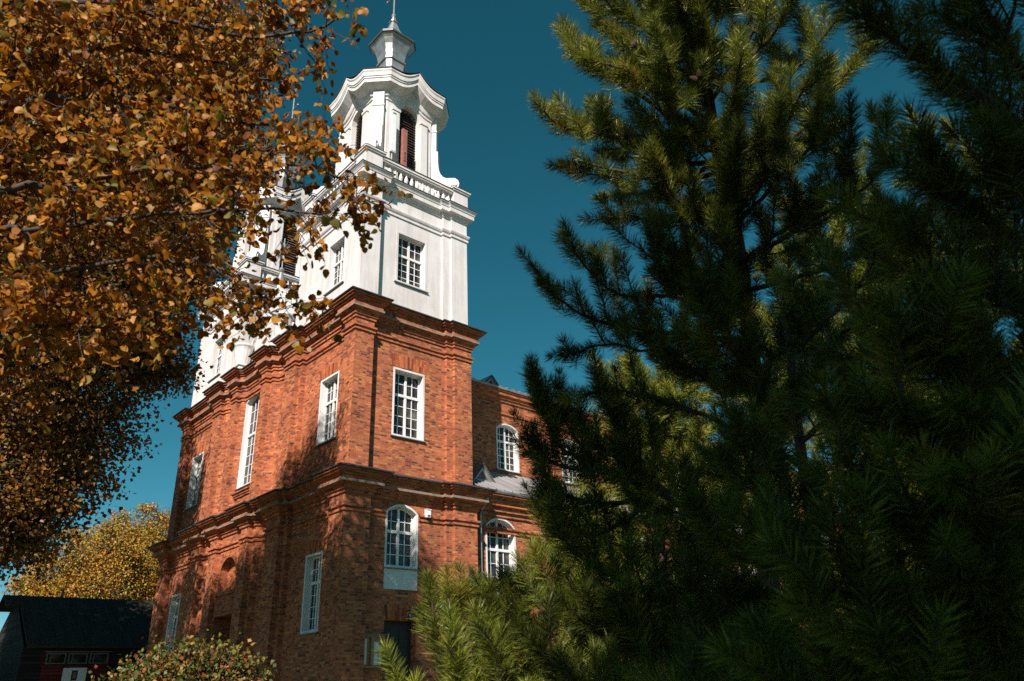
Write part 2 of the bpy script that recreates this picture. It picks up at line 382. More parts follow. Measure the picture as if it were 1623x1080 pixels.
def jack_arch(parent, p0, U, u0, u1, z0, h, fan=0.12, proud=0.006):
    """a flat arch of bricks set on end, fanned out"""
    fr = frame_of(p0, U); mb = MB(); n = max(4, int((u1 - u0) / 0.085)); rnd = random.Random(int(u0 * 100 + z0 * 10))
    for k in range(n):
        a, b = (k + 0.06) / n, (k + 0.94) / n
        lo = lambda t: u0 + (u1 - u0) * t
        hi = lambda t: u0 - fan + (u1 - u0 + 2 * fan) * t
        P = [(lo(a), z0), (lo(b), z0), (hi(b), z0 + h), (hi(a), z0 + h)]
        vv = rnd.randint(0, 40) * 0.077; uu = rnd.randint(0, 40) * 0.27
        uv = [(uu + .02, vv + .02), (uu + .02, vv + .06), (uu + .25, vv + .06), (uu + .25, vv + .02)]
        mb.poly([fr(x, z, -proud) for x, z in P], uv=uv)
        for i in range(4):
            j = (i + 1) % 4; mb.poly([fr(*P[j], -proud), fr(*P[i], -proud), fr(*P[i], 0.01), fr(*P[j], 0.01)], uv=uv)
    return mb.build('flat_arch', M['soldier'], parent)

# ------------------------------------------------------------------ ground
def ground():
    mb = MB(); N = 24
    g = [-700 + 1400 * k / N for k in range(N + 1)]
    for i in range(N):
        for j in range(N): mb.poly([(g[i], g[j], 0), (g[i + 1], g[j], 0), (g[i + 1], g[j + 1], 0), (g[i], g[j + 1], 0)])
    tag(mb.build('ground', M['grass']), kind='structure')
ground()

# ------------------------------------------------------------------ church
W = 16.7
church = empty('church', (0, 0, 0), 'red brick church with two white plastered bell towers over its curved front', 'church')
def half_front(bay):
    return [(0, 0.78), (0.22, 0.78), (0.22, 4.02), (0.05, 4.02), (0.05, 4.28), (-0.14, 4.28), (-0.14, 5.15), (0.04, 5.15), (0.04, 5.36),
            (0.15, 5.55), (0.23, 5.85), (0.23, 6.10), (0.14, 6.32), (-0.05, 6.38), (-0.05, 6.62), (-0.25, 6.62), (-0.25, 7.12),
            (-0.06, 7.12), (-0.06, 7.30), (bay, 7.42)]
def plan(bay):
    H = half_front(bay)
    side = [(0, 0), (0.78, 0), (0.78, 0.25), (4.23, 0.25), (4.23, 0.12), (4.52, 0.12), (4.52, 0), (5.36, 0)]
    return side + [(5.36, W), (0, W)] + [(x, W - y) for x, y in H] + H[::-1]
P2 = plan(0.10)
P1 = [tuple(p) for p in offset_poly(plan(-0.10), 0.10)]
SIDE = 2                                    # edge index of the side wall between its pilasters
NH = len(half_front(0))
FAR, BAY, NEAR = 10 + 2 - 0, 9 + NH, 9 + 2 * NH - 2
def edge_ops(poly, i, ops):
    """openings given in church coordinates along the wall -> along the edge"""
    a = np.array(poly[i]); b = np.array(poly[(i + 1) % len(poly)]); d = (b - a) / np.linalg.norm(b - a); out = []
    for lo, hi, z0, z1, r in ops:
        k = 0 if abs(d[0]) > 0.5 else 1
        u = sorted(((lo - a[k]) * d[k], (hi - a[k]) * d[k])); out.append((u[0], u[1], z0, z1, r))
    return a, d, out
def find_edge(poly, k, val_lo, val_hi, kc, test):
    for i in range(len(poly)):
        a, b = poly[i], poly[(i + 1) % len(poly)]
        if min(a[k], b[k]) <= val_lo and max(a[k], b[k]) >= val_hi and abs(a[kc] - b[kc]) < 1e-4 and test(a[kc]): return i
front = lambda x: x < 1
sN1, sB1, sF1 = (find_edge(P1, 1, lo, hi, 0, front) for lo, hi in ((1.6, 2.6), (7.6, 9.0), (W - 2.6, W - 1.6)))
sN2, sB2, sF2 = (find_edge(P2, 1, lo, hi, 0, front) for lo, hi in ((1.6, 2.6), (7.6, 9.0), (W - 2.6, W - 1.6)))
E1 = {SIDE: edge_ops(P1, SIDE, [(1.72, 2.96, 0.0, 3.66, 0), (1.64, 2.98, 5.30, 7.45, 0.30)]),
      sN1: edge_ops(P1, sN1, [(1.50, 2.66, 3.38, 5.90, 0)]), sF1: edge_ops(P1, sF1, [(W - 2.66, W - 1.50, 3.38, 5.90, 0)]),
      sB1: edge_ops(P1, sB1, [(W / 2 - 0.92, W / 2 + 0.92, 0.0, 4.45, 0), (W / 2 - 0.82, W / 2 + 0.82, 5.35, 6.62, 0.80)])}
E2 = {SIDE: edge_ops(P2, SIDE, [(1.83, 3.25, 9.90, 12.56, 0)]),
      sN2: edge_ops(P2, sN2, [(1.37, 2.72, 9.80, 12.38, 0)]), sF2: edge_ops(P2, sF2, [(W - 2.72, W - 1.37, 9.80, 12.38, 0)]),
      sB2: edge_ops(P2, sB2, [(W / 2 - 0.90, W / 2 + 0.90, 9.52, 13.70, 0.34)])}
def ops_of(E): return {k: v[2] for k, v in E.items()}
mb = MB(); wall(mb, P1, -0.05, 8.40, ops_of(E1)); mb.build('lower_wall', M['brick'], church)
mb = MB(); wall(mb, P2, 8.20, 14.90, ops_of(E2)); mb.poly([(*p, 14.88) for p in offset_poly(P2, 0.02)]); mb.build('upper_wall', M['brick'], church)
# strings and cornices
def string_course(poly, z, name='string_course', mat='brick', closed=True):
    mb = MB(); sweep(mb, poly, [(-.02, z), (.05, z + .015), (.05, z + .085), (.022, z + .09), (.022, z + .15), (.085, z + .165), (.085, z + .235), (-.02, z + .26)], closed)
    return mb.build(name, M[mat], church)
string_course([(3.0, P1[SIDE][1])] + P1[SIDE + 1:] + P1[:SIDE + 1] + [(1.62, P1[SIDE][1])], 6.93, closed=False); string_course(P2, 13.50)
mb = MB(); sweep(mb, P2, [(-.02, 13.98), (.05, 14.00), (.05, 14.10), (.10, 14.115), (.10, 14.24), (.24, 14.33), (.24, 14.335), (.25, 14.40), (.225, 14.41), (.225, 14.60), (.29, 14.615), (.29, 14.68), (.37, 14.69), (.37, 14.755), (.44, 14.765), (.44, 14.83)])
cor2 = mb.build('upper_cornice', M['brick'], church)
mb = MB(); sweep(mb, P2, [(.22, 14.325), (.265, 14.33), (.265, 14.405), (.22, 14.408)]); mb.build('ledge', M['ledge'], cor2)
mb = MB(); sweep(mb, P2, [(.42, 14.832), (.50, 14.84), (.50, 14.885), (.0, 15.02), (-.4, 15.06)]); mb.build('flashing', M['flash'], cor2)
mb = MB(); sweep(mb, P1, [(-.02, 7.50), (.06, 7.52), (.06, 7.62), (.12, 7.635), (.12, 7.74), (.29, 7.83), (.29, 7.84), (.30, 7.905), (.27, 7.915), (.27, 8.03), (.34, 8.045), (.34, 8.10), (.43, 8.115), (.43, 8.17), (.50, 8.185), (.50, 8.24)])
cor1 = mb.build('lower_cornice', M['brick'], church)
mb = MB(); sweep(mb, P1, [(.27, 7.825), (.32, 7.83), (.32, 7.91), (.27, 7.913)]); mb.build('ledge', M['ledge'], cor1)
mb = MB(); sweep(mb, P1, [(.48, 8.242), (.56, 8.25), (.56, 8.295), (-.06, 8.52), (-.14, 8.53)]); mb.build('flashing', M['flash'], cor1)
# windows of the brick storeys
def win(E, i, k, **kw):
    a, d, o = E[i]; return window(church, a, d, o[k], **kw)
w = win(E1, SIDE, 1, up=2, low=3, split=0.42, apron=0.68); w['label'] = 'arched white window with a plastered panel under its sill'
win(E2, SIDE, 0); win(E1, sN1, 0, cols=4, depth=.28); win(E1, sF1, 0, cols=4, depth=.28)
win(E2, sN2, 0, depth=.28); win(E2, sF2, 0, depth=.28)
w = win(E2, sB2, 0, cols=4, up=3, low=5, depth=.25, split=0.44); w['label'] = 'tall arched white window over the entrance'
mb = MB(); a, d, o = E2[sB2]; fr = frame_of(a, d)          # moulded sill under the tall window
mb.box((o[0][0] - .22, 9.30, -.16), (o[0][1] + .22, 9.36, .02), fr=fr); mb.box((o[0][0] - .18, 9.20, -.10), (o[0][1] + .18, 9.298, .02), fr=fr); mb.box((o[0][0] - .14, 9.12, -.06), (o[0][1] + .14, 9.198, .02), fr=fr)
mb.build('window_ledge', M['brick'], church)
a, d, o = E2[SIDE]; jack_arch(church, a, d, o[0][0] - .06, o[0][1] + .06, 12.60, .52)
a, d, o = E1[SIDE]; jack_arch(church, a, d, o[0][0] - .04, o[0][1] + .04, 3.68, .46, .08)
for E, i, z in ((E1, sN1, 5.92), (E1, sF1, 5.92), (E2, sN2, 12.40), (E2, sF2, 12.40)):
    a, d, o = E[i]; jack_arch(church, a, d, o[0][0] - .05, o[0][1] + .05, z, .42)
def recess(parent, name, E, i, k, depth, mat, back=True):
    a, d, o = E[i]; o = o[k]; fr = frame_of(a, d); mb = MB(); A = outline(o); n = len(A); s = 0
    for q in range(n):
        j = (q + 1) % n; mb.poly([fr(*A[q], 0), fr(*A[j], 0), fr(*A[j], depth), fr(*A[q], depth)])
    if back: mb.poly([fr(u, z, depth) for u, z in A])
    return mb.build(name, M[mat], parent), fr, o
recess(church, 'niche', E1, sB1, 1, 0.30, 'brick')
a, d, o = E1[sB1]; fr = frame_of(a, d); mb = MB()           # ledge of the niche and a hood round its head
mb.box((o[1][0] - .12, 5.20, -.10), (o[1][1] + .12, 5.26, .02), fr=fr); mb.box((o[1][0] - .08, 5.27, -.06), (o[1][1] + .08, 5.345, .02), fr=fr)
oo = o[1]; A = [p for p in outline(oo)][2:]; B = [p for p in outline((oo[0] - .22, oo[1] + .22, oo[2], oo[3] + .22, .92))][2:]
for q in range(len(A) - 1):
    mb.poly([fr(*A[q], -.05), fr(*A[q + 1], -.05), fr(*B[q + 1], -.05), fr(*B[q], -.05)]); mb.poly([fr(*B[q], -.05), fr(*B[q + 1], -.05), fr(*B[q + 1], .01), fr(*B[q], .01)])
    mb.poly([fr(*A[q], -.05), fr(*A[q + 1], -.05), fr(*A[q + 1], .01), fr(*A[q], .01)])
mb.build('niche_hood', M['brick'], church)
pj, fr, o = recess(church, 'portal', E1, sB1, 0, 0.95, 'brick')
def door(parent, fr, o, depth, leaves=2):
    mb = MB(); mb.box((o[0] + .02, 0, depth - .07), (o[1] - .02, o[3] - .02, depth - .012), fr=fr); W_ = (o[1] - o[0]) / leaves
    for k in range(leaves):
        for z in (0.25, 1.35, 2.5): mb.box((o[0] + k * W_ + .14, z, depth - .10), (o[0] + (k + 1) * W_ - .14, z + .85, depth - .072), fr=fr)
    dr = mb.build('door', M['door'], parent)
    h = MB(); u = (o[0] + o[1]) / 2 + .12; h.tube([fr(u, 1.15, depth - .08), fr(u, 1.15, depth - .16), fr(u + .12, 1.15, depth - .16)], .014); h.build('handle', M['iron'], dr)
door(church, fr, o, 0.95)
p, fr, o = recess(church, 'door_recess', E1, SIDE, 0, 0.35, 'brick'); door(church, fr, o, 0.35, 2)

# ---- white towers
def mir(pts): return [(x, W - y) for x, y in pts][::-1]
TP = [(.15, .17), (.98, .17), (.98, .40), (4.15, .40), (4.15, .28), (4.53, .28), (4.53, .17), (5.36, .17), (5.36, 5.25), (.15, 5.25), (.15, 4.45), (.33, 4.45), (.33, .98), (.15, .98)]
def oct_ring(h, c): return [(-c, -h), (c, -h), (h, -c), (h, c), (c, h), (-c, h), (-h, c), (-h, -c)]
bal_mesh = None
def tower(plan, cy, near):
    global bal_mesh
    cx = 2.76
    fi = find_edge(plan, 1, cy - .9, cy + .9, 0, front)
    yc = 2.42 if near else W - 2.42
    ops = {fi: edge_ops(plan, fi, [(yc - .70, yc + .70, 16.30, 18.62, 0)])}
    if near: ops[2] = edge_ops(plan, 2, [(1.87, 3.40, 16.28, 18.68, 0)])
    mb = MB(); wall(mb, plan, 14.86, 20.85, {k: v[2] for k, v in ops.items()}); mb.poly([(*p, 20.89) for p in offset_poly(plan, .0)])
    sh = mb.build('tower_shaft', M['plaster'], church)
    for k, (a, d, o) in ops.items(): window(church, a, d, o[0], depth=.30, split=.40, trim=.10, surround=M['plaster'])
    mb = MB(); sweep(mb, plan, [(-.02, 19.28), (.05, 19.30), (.05, 19.40), (.02, 19.405), (.02, 19.47), (.07, 19.485), (.10, 19.56), (.10, 19.60), (-.02, 19.64)])
    sweep(mb, plan, [(-.02, 20.22), (.05, 20.24), (.05, 20.30), (.09, 20.33), (.11, 20.40), (.24, 20.44), (.24, 20.64), (.265, 20.65), (.28, 20.70), (.325, 20.77), (.355, 20.80), (.355, 20.83)])
    co = mb.build('tower_cornice', M['plaster'], church)
    mb = MB(); sweep(mb, plan, [(.34, 20.832), (.38, 20.836), (.38, 20.865), (-.1, 20.90)]); mb.build('flashing', M['zincdark'], co)
    # balustrade on the cornice
    x0, x1, y0, y1 = .08, 5.44, cy - 2.63, cy + 2.63; pw = .86
    mb = MB(); fl = MB()
    for px in (x0, x1 - pw):
        for py in (y0, y1 - pw):
            mb.box((px, py, 20.80), (px + pw, py + pw, 21.02)); mb.box((px + .04, py + .04, 21.02), (px + pw - .04, py + pw - .04, 21.76))
            mb.box((px - .02, py - .02, 21.76), (px + pw + .02, py + pw + .02, 21.84)); mb.box((px - .07, py - .07, 21.84), (px + pw + .07, py + pw + .07, 21.92))
            c = (px + pw / 2, py + pw / 2, 22.06)
            q = [(px - .09, py - .09, 21.925), (px + pw + .09, py - .09, 21.925), (px + pw + .09, py + pw + .09, 21.925), (px - .09, py + pw + .09, 21.925)]
            for k in range(4): fl.poly([q[k], q[(k + 1) % 4], c])
    runs = (((x0 + pw, y0 + .22), (1, 0)), ((x1 - .22, y0 + pw), (0, 1)), ((x1 - pw, y1 - .22), (-1, 0)), ((x0 + .22, y1 - pw), (0, -1)))
    L = x1 - x0 - 2 * pw
    for p0, U in runs:
        fr = frame_of(p0, U); l = L if U[0] else (y1 - y0 - 2 * pw)
        mb.box((0, 20.80, -.15), (l, 20.97, .15), fr=fr); mb.box((0, 21.58, -.14), (l, 21.65, .14), fr=fr); mb.box((0, 21.651, -.18), (l, 21.76, .18), fr=fr)
        fl.box((0, 21.762, -.21), (l, 21.785, .21), fr=fr)
    ba = mb.build('balustrade', M['plaster'], church); fl.build('flashing', M['zincdark'], ba)
    if bal_mesh is None:
        b = MB(); b.lathe((0, 0, 0), [(.075, 0), (.075, .04), (.045, .06), (.075, .14), (.095, .23), (.078, .32), (.048, .43), (.042, .52), (.07, .57), (.07, .615)], 10)
        o = b.build('baluster', M['plaster'], ba); bal_mesh = o.data; bpy.data.objects.remove(o)
    for p0, U in runs:
        fr = frame_of(p0, U); l = L if U[0] else (y1 - y0 - 2 * pw); n = 13
        for k in range(n): link('baluster', bal_mesh, ba, fr(l * (k + .5) / n, 20.97, 0))
    # belfry
    O = [(cx + x, cy + y) for x, y in oct_ring(1.70, 1.21)]
    hole = (1.21 - .52, 1.21 + .52, 21.5, 26.05, .52)
    mb = MB(); wall(mb, O, 20.6, 26.75, {k: [hole] for k in (0, 2, 4, 6)})
    for k in (0, 2, 4, 6):
        a, b = np.array(O[k]), np.array(O[(k + 1) % 8]); d = (b - a) / np.linalg.norm(b - a); fr = frame_of(a, d); A = outline(hole); n = len(A)
        for q in range(n):
            j = (q + 1) % n; mb.poly([fr(*A[q], 0), fr(*A[j], 0), fr(*A[j], .45), fr(*A[q], .45)])
        for u in (.26, 1.80):                                      # strips either side of the arch
            mb.box((u, 20.65, -.09), (u + .36, 25.35, .02), fr=fr); mb.box((u - .04, 25.35, -.13), (u + .40, 25.47, .02), fr=fr)
    for k in (1, 3, 5, 7):                                         # pilasters on the cut corners
        a, b = np.array(O[k]), np.array(O[(k + 1) % 8]); L_ = float(np.linalg.norm(b - a)); d = (b - a) / L_; fr = frame_of(a, d); u = L_ / 2
        mb.box((u - .25, 20.65, -.24), (u + .25, 25.30, .02), fr=fr); mb.box((u - .28, 25.30, -.27), (u + .28, 25.38, .02), fr=fr); mb.box((u - .25, 25.38, -.24), (u + .25, 26.15, .02), fr=fr)
    lw = mb.build('belfry_wall', M['plaster'], church)
    for k in (0, 2, 4, 6):
        a, b = np.array(O[k]), np.array(O[(k + 1) % 8]); d = (b - a) / np.linalg.norm(b - a); fr = frame_of(a, d); mb = MB(); z = 21.55
        while z < 25.95:
            hw = .51 if z < 25.53 else math.sqrt(max(.0, .52 ** 2 - (z - 25.53) ** 2)) - .01
            if hw > .06:
                u = 1.21
                for A in ([(u - hw, z, .22), (u + hw, z, .22), (u + hw, z + .085, .32), (u - hw, z + .085, .32)],):
                    P = [fr(*q) for q in A]; Q = [fr(q[0], q[1] + .02, q[2] + .012) for q in A]
                    mb.poly(P); mb.poly(Q[::-1])
                    for e in range(4): mb.poly([P[e], Q[e], Q[(e + 1) % 4], P[(e + 1) % 4]])
            z += .15
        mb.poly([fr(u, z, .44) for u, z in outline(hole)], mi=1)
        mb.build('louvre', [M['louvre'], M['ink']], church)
    # cap whose cornice sweeps up over each arch
    pts, dz = [], []
    up = [(0.0, 0), (.16, .0), (.32, .03), (.48, .10), (.64, .22), (.80, .38), (.92, .53), (1.0, .64), (1.08, .53), (1.20, .38), (1.36, .22), (1.52, .10), (1.68, .03), (1.84, 0), (2.0, 0)]
    for k in range(8):
        a, b = np.array(O[k]), np.array(O[(k + 1) % 8])
        if k % 2: pts.append(tuple(a)); dz.append(0)
        else:
            for t, h in up[:-1]: pts.append(tuple(a + (b - a) * t / 2)); dz.append(h)
    cap = [(-.02, 25.80), (.05, 25.82), (.06, 25.92), (.13, 25.97), (.17, 26.08), (.19, 26.16), (.60, 26.36), (.60, 26.56), (.635, 26.57), (.635, 26.64), (.67, 26.66), (.68, 26.86), (.72, 26.93), (.72, 27.0)]
    mb = MB(); sweep(mb, pts, cap, dz=dz); cp = mb.build('belfry_cornice', M['plaster'], church)
    mb = MB(); rings = []
    for o_, z, s in ((.74, 27.005, 1), (.76, 27.035, 1), (.2, 27.2, .55), (-.3, 27.4, .2), (-.75, 27.7, .04), (-1.06, 28.3, 0), (-1.14, 29.3, 0)):
        base = oct_ring(1.70 + o_, max(.12, 1.21 + .41 * o_) if o_ > -.9 else (1.70 + o_) * .66); r = []
        for k in range(8):
            a, b = np.array(base[k]), np.array(base[(k + 1) % 8])
            if k % 2: r.append((cx + a[0], cy + a[1], z))
            else:
                for t, h in up[:-1]: q = a + (b - a) * t / 2; r.append((cx + q[0], cy + q[1], z + h * s))
        rings.append(r)
    for A, B in zip(rings, rings[1:]):
        for i in range(len(A)): j = (i + 1) % len(A); mb.poly([A[i], A[j], B[j], B[i]])
    mb.build('belfry_roof', M['zincdark'], church)
    # zinc lantern and spike
    mb = MB(); R = []
    for h, z in ((.55, 29.2), (.53, 29.45), (.57, 29.74), (.63, 29.78), (.63, 29.86), (.57, 29.87), (.58, 30.05), (.63, 30.35), (.71, 30.65), (.83, 30.92), (.96, 31.10)):
        R.append([(cx + x, cy + y, z) for x, y in oct_ring(h, h * .64)])
    for A, B in zip(R, R[1:]):
        for i in range(8): j = (i + 1) % 8; mb.poly([A[i], A[j], B[j], B[i]])
    sp = mb.build('spire', M['zinc'], church)
    mb = MB(); R = []
    for h, z in ((.94, 31.08), (1.0, 31.10), (1.0, 31.22), (.97, 31.24)): R.append([(cx + x, cy + y, z) for x, y in oct_ring(h, h * .64)])
    for A, B in zip(R, R[1:]):
        for i in range(8): j = (i + 1) % 8; mb.poly([A[i], A[j], B[j], B[i]])
    mb.build('eave', M['zincdark'], sp)
    mb = MB(); R = []
    for h, z in ((.965, 31.235), (.72, 31.48), (.50, 31.78), (.33, 32.15), (.22, 32.5), (.15, 32.78), (.20, 32.80), (.20, 32.85), (.12, 32.9), (.085, 33.2)):
        R.append([(cx + x, cy + y, z) for x, y in oct_ring(h, h * .64)])
    for A, B in zip(R, R[1:]):
        for i in range(8): j = (i + 1) % 8; mb.poly([A[i], A[j], B[j], B[i]])
    mb.build('spire_tip', M['zinc'], sp)
    mb = MB(); mb.lathe((cx, cy, 33.32), [(.001, -.13), (.09, -.10), (.135, 0), (.09, .10), (.001, .13)], 14); mb.build('ball', M['zinc'], sp)
    mb = MB(); mb.tube([(cx, cy, 33.2), (cx, cy, 35.9)], .045, 8); mb.tube([(cx, cy - .62, 34.85), (cx, cy + .62, 34.85)], .04, 8)
    for y in (-.64, .64): mb.lathe((cx, cy + y, 34.85), [(.001, -.09), (.07, -.04), (.07, .04), (.001, .09)], 8)
    mb.lathe((cx, cy, 35.95), [(.001, -.09), (.07, -.04), (.07, .04), (.001, .09)], 8); mb.build('cross', M['iron'], sp)
    # scrolled buttresses
    prof = [(2.12, 21.95), (3.02, 21.95), (3.20, 22.01), (3.32, 22.15), (3.36, 22.33), (3.30, 22.51), (3.16, 22.63), (2.96, 22.65), (2.78, 22.65), (2.62, 22.73), (2.50, 22.9), (2.42, 23.15), (2.385, 23.55), (2.37, 24.2), (2.12, 24.2)]
    for sx, sy in ((-1, -1), (1, -1), (1, 1), (-1, 1)):
        d = np.array([sx, sy]) / math.sqrt(2); t = np.array([-d[1], d[0]]); mb = MB(); hw = .24
        F = lambda r, z, s: (cx + d[0] * r + t[0] * s, cy + d[1] * r + t[1] * s, z)
        mb.poly([F(r, z, hw) for r, z in prof]); mb.poly([F(r, z, -hw) for r, z in prof][::-1])
        for k in range(len(prof)):
            j = (k + 1) % len(prof); mb.poly([F(*prof[k], -hw), F(*prof[j], -hw), F(*prof[j], hw), F(*prof[k], hw)])
        for s in (hw, -hw):                                        # raised eye of the scroll
            c = (3.12, 22.31); ring = [(c[0] + .15 * math.cos(q * math.pi / 6), c[1] + .15 * math.sin(q * math.pi / 6)) for q in range(12)]; s2 = s * 1.22
            mb.poly([F(r, z, s2) for r, z in ring])
            for q in range(12): mb.poly([F(*ring[q], s), F(*ring[(q + 1) % 12], s), F(*ring[(q + 1) % 12], s2), F(*ring[q], s2)])
        mb.build('scroll_buttress', M['plaster'], church)
tower(TP, 2.71, True)
tower(mir(TP), W - 2.71, False)

# ---- curved gable between the towers, its cross and its pot
gy = [(5.26, 15.0), (5.26, 15.75), (5.7, 15.85), (6.3, 16.25), (6.75, 16.8), (7.2, 17.7), (7.45, 18.2), (7.75, 18.45), (7.75, 18.62), (8.95, 18.62), (8.95, 18.45), (9.25, 18.2), (9.5, 17.7), (9.95, 16.8), (10.4, 16.25), (11.0, 15.85), (11.44, 15.75), (11.44, 15.0)]
mb = MB()
for x in (.48, .86): mb.poly([(x, y, z) for y, z in gy])
for k in range(len(gy)):
    j = (k + 1) % len(gy); mb.poly([(.48, *gy[k]), (.48, *gy[j]), (.86, *gy[j]), (.86, *gy[k])])
ga = mb.build('gable', M['plaster'], church)
mb = MB()
for k in range(1, len(gy) - 2):
    a, b = np.array(gy[k]), np.array(gy[k + 1]); n = np.array([a[1] - b[1], b[0] - a[0]]); n = n / np.linalg.norm(n); n = n if n[1] >= 0 else -n
    q = [a + n * .004, b + n * .004, b + n * .14, a + n * .14]
    for x in (.36, .95): mb.poly([(x, *p) for p in q])
    for e in range(4): mb.poly([(.36, *q[e]), (.36, *q[(e + 1) % 4]), (.95, *q[(e + 1) % 4]), (.95, *q[e])])
mb.build('coping', M['plaster'], ga)
mb = MB(); mb.lathe((.66, 8.35, 18.74), [(.30, 0), (.30, .12), (.20, .2), (.17, .5), (.22, .56), (.20, .66), (.08, 1.1), (.05, 1.16)], 12)
mb.lathe((.66, 8.35, 19.98), [(.001, -.13), (.1, -.09), (.14, 0), (.1, .09), (.001, .13)], 12)
mb.tube([(.66, 8.35, 19.9), (.66, 8.35, 21.75)], .035); mb.tube([(.66, 7.75, 21.0), (.66, 8.95, 21.0)], .035)
for k in range(12):
    a = k * math.pi / 6 + .26; r = .62 if k % 3 else .42; mb.tube([(.66, 8.35 + .1 * math.cos(a), 21.0 + .1 * math.sin(a)), (.66, 8.35 + r * math.cos(a), 21.0 + r * math.sin(a))], [.024, .008], 6)
mb.build('gable_cross', M['zinc'], church)
for y in (10.35, W - 10.35):
    mb = MB(); mb.box((-.18, y - .42, 14.9), (.48, y + .42, 15.42)); mb.box((-.24, y - .48, 15.42), (.478, y + .48, 15.52))
    mb.lathe((.10, y, 15.52), [(.30, 0), (.33, .05), (.30, .10), (.32, .16), (.42, .75), (.46, .86), (.52, .94), (.52, 1.02), (.44, 1.05), (.001, 1.0)], 16)
    mb.build('stone_urn', M['plaster'], church)

# ---- nave and aisle
XE = 44.0
NW = [(9.95, 11.35, 10.70, 13.02, .28)]; NW = [(a + 4.3 * k, b + 4.3 * k, c, d, e) for k in range(8) for a, b, c, d, e in NW]
AW = [(6.27 + 4.3 * k, 7.80 + 4.3 * k, 4.3, 7.55, .38) for k in range(8)]
nave = [(5.30, 3.80), (XE, 3.80), (XE, W - 3.8), (5.30, W - 3.8)]
aisle = [(5.20, .40), (XE, .40), (XE, W - .4), (5.20, W - .4)]
EN, EA = edge_ops(nave, 0, NW), edge_ops(aisle, 0, AW)
mb = MB(); wall(mb, nave, 8.0, 14.62, {0: EN[2]}); mb.build('nave_wall', M['brick'], church)
mb = MB(); wall(mb, aisle, -.05, 8.42, {0: EA[2]}); mb.build('aisle_wall', M['brick'], church)
for k in range(8):
    window(church, EN[0], EN[1], EN[2][k], up=2, low=4, split=.36, depth=.28); window(church, EA[0], EA[1], EA[2][k], up=2, low=4, split=.36, depth=.3)
mb = MB(); sweep(mb, nave[:2], [(-.02, 13.42), (.06, 13.44), (.06, 13.54), (-.02, 13.56)], closed=False)
sweep(mb, nave[:2], [(-.02, 14.05), (.07, 14.07), (.07, 14.18), (.14, 14.2), (.14, 14.32), (.24, 14.34), (.24, 14.5), (.30, 14.52), (.30, 14.62), (-.02, 14.64)], closed=False); mb.build('nave_cornice', M['brick'], church)
mb = MB(); sweep(mb, [(5.27, .4), (XE, .4)], [(-.02, 6.93), (.05, 6.945), (.05, 7.015), (.022, 7.02), (.022, 7.08), (.085, 7.095), (.085, 7.165), (-.02, 7.19)], closed=False)
sweep(mb, [(5.27, .4), (XE, .4)], [(-.02, 7.55), (.07, 7.57), (.07, 7.72), (.16, 7.74), (.16, 7.9), (.28, 7.94), (.28, 8.18), (.36, 8.2), (.36, 8.34), (-.02, 8.38)], closed=False); mb.build('aisle_cornice', M['brick'], church)
def seamed_roof(name, x0, x1, e, r, mat, step=.42, rib=.035, parent=church, amp=0):
    """sheet metal on the slope from e=(y, z) to r=(y, z) with standing ribs"""
    mb = MB(); L = math.hypot(r[0] - e[0], r[1] - e[1]); n = np.array([-(r[1] - e[1]), r[0] - e[0]]) / L * (1 if r[0] > e[0] else -1); x = x0
    P = lambda x, t, h: (x, e[0] + (r[0] - e[0]) * t + n[0] * h, e[1] + (r[1] - e[1]) * t + n[1] * h)
    while x < x1 - 1e-3:
        xe = min(x1, x + step)
        mb.poly([P(x + .04, 0, 0), P(xe, 0, 0), P(xe, 1, 0), P(x + .04, 1, 0)], uv=[(x, 0), (xe, 0), (xe, L), (x, L)])
        mb.poly([P(x, 0, rib), P(x + .04, 0, rib), P(x + .04, 1, rib), P(x, 1, rib)], uv=[(x, 0), (x + .04, 0), (x + .04, L), (x, L)])
        mb.poly([P(x, 0, 0), P(x, 0, rib), P(x, 1, rib), P(x, 1, 0)], uv=[(x, 0)] * 4); mb.poly([P(x + .04, 0, rib), P(x + .04, 0, 0), P(x + .04, 1, 0), P(x + .04, 1, rib)], uv=[(x, 0)] * 4)
        x += step
    mb.poly([P(x0, 0, -.10), P(x1, 0, -.10), P(x1, 0, 0), P(x0, 0, 0)]); mb.poly([P(x0, 0, -.1), P(x1, 0, -.1), P(x1, 1, -.1), P(x0, 1, -.1)])
    return mb.build(name, M[mat], parent)
seamed_roof('aisle_roof', 5.62, XE + .3, (-.05, 8.50), (3.80, 10.55), 'aisleroof')
seamed_roof('aisle_roof', 5.62, XE + .3, (W + .05, 8.50), (W - 3.80, 10.55), 'aisleroof')
seamed_roof('nave_roof', 5.4, XE + .3, (3.42, 14.68), (W / 2, 16.35), 'aisleroof'); seamed_roof('nave_roof', 5.4, XE + .3, (W - 3.42, 14.68), (W / 2, 16.35), 'aisleroof')
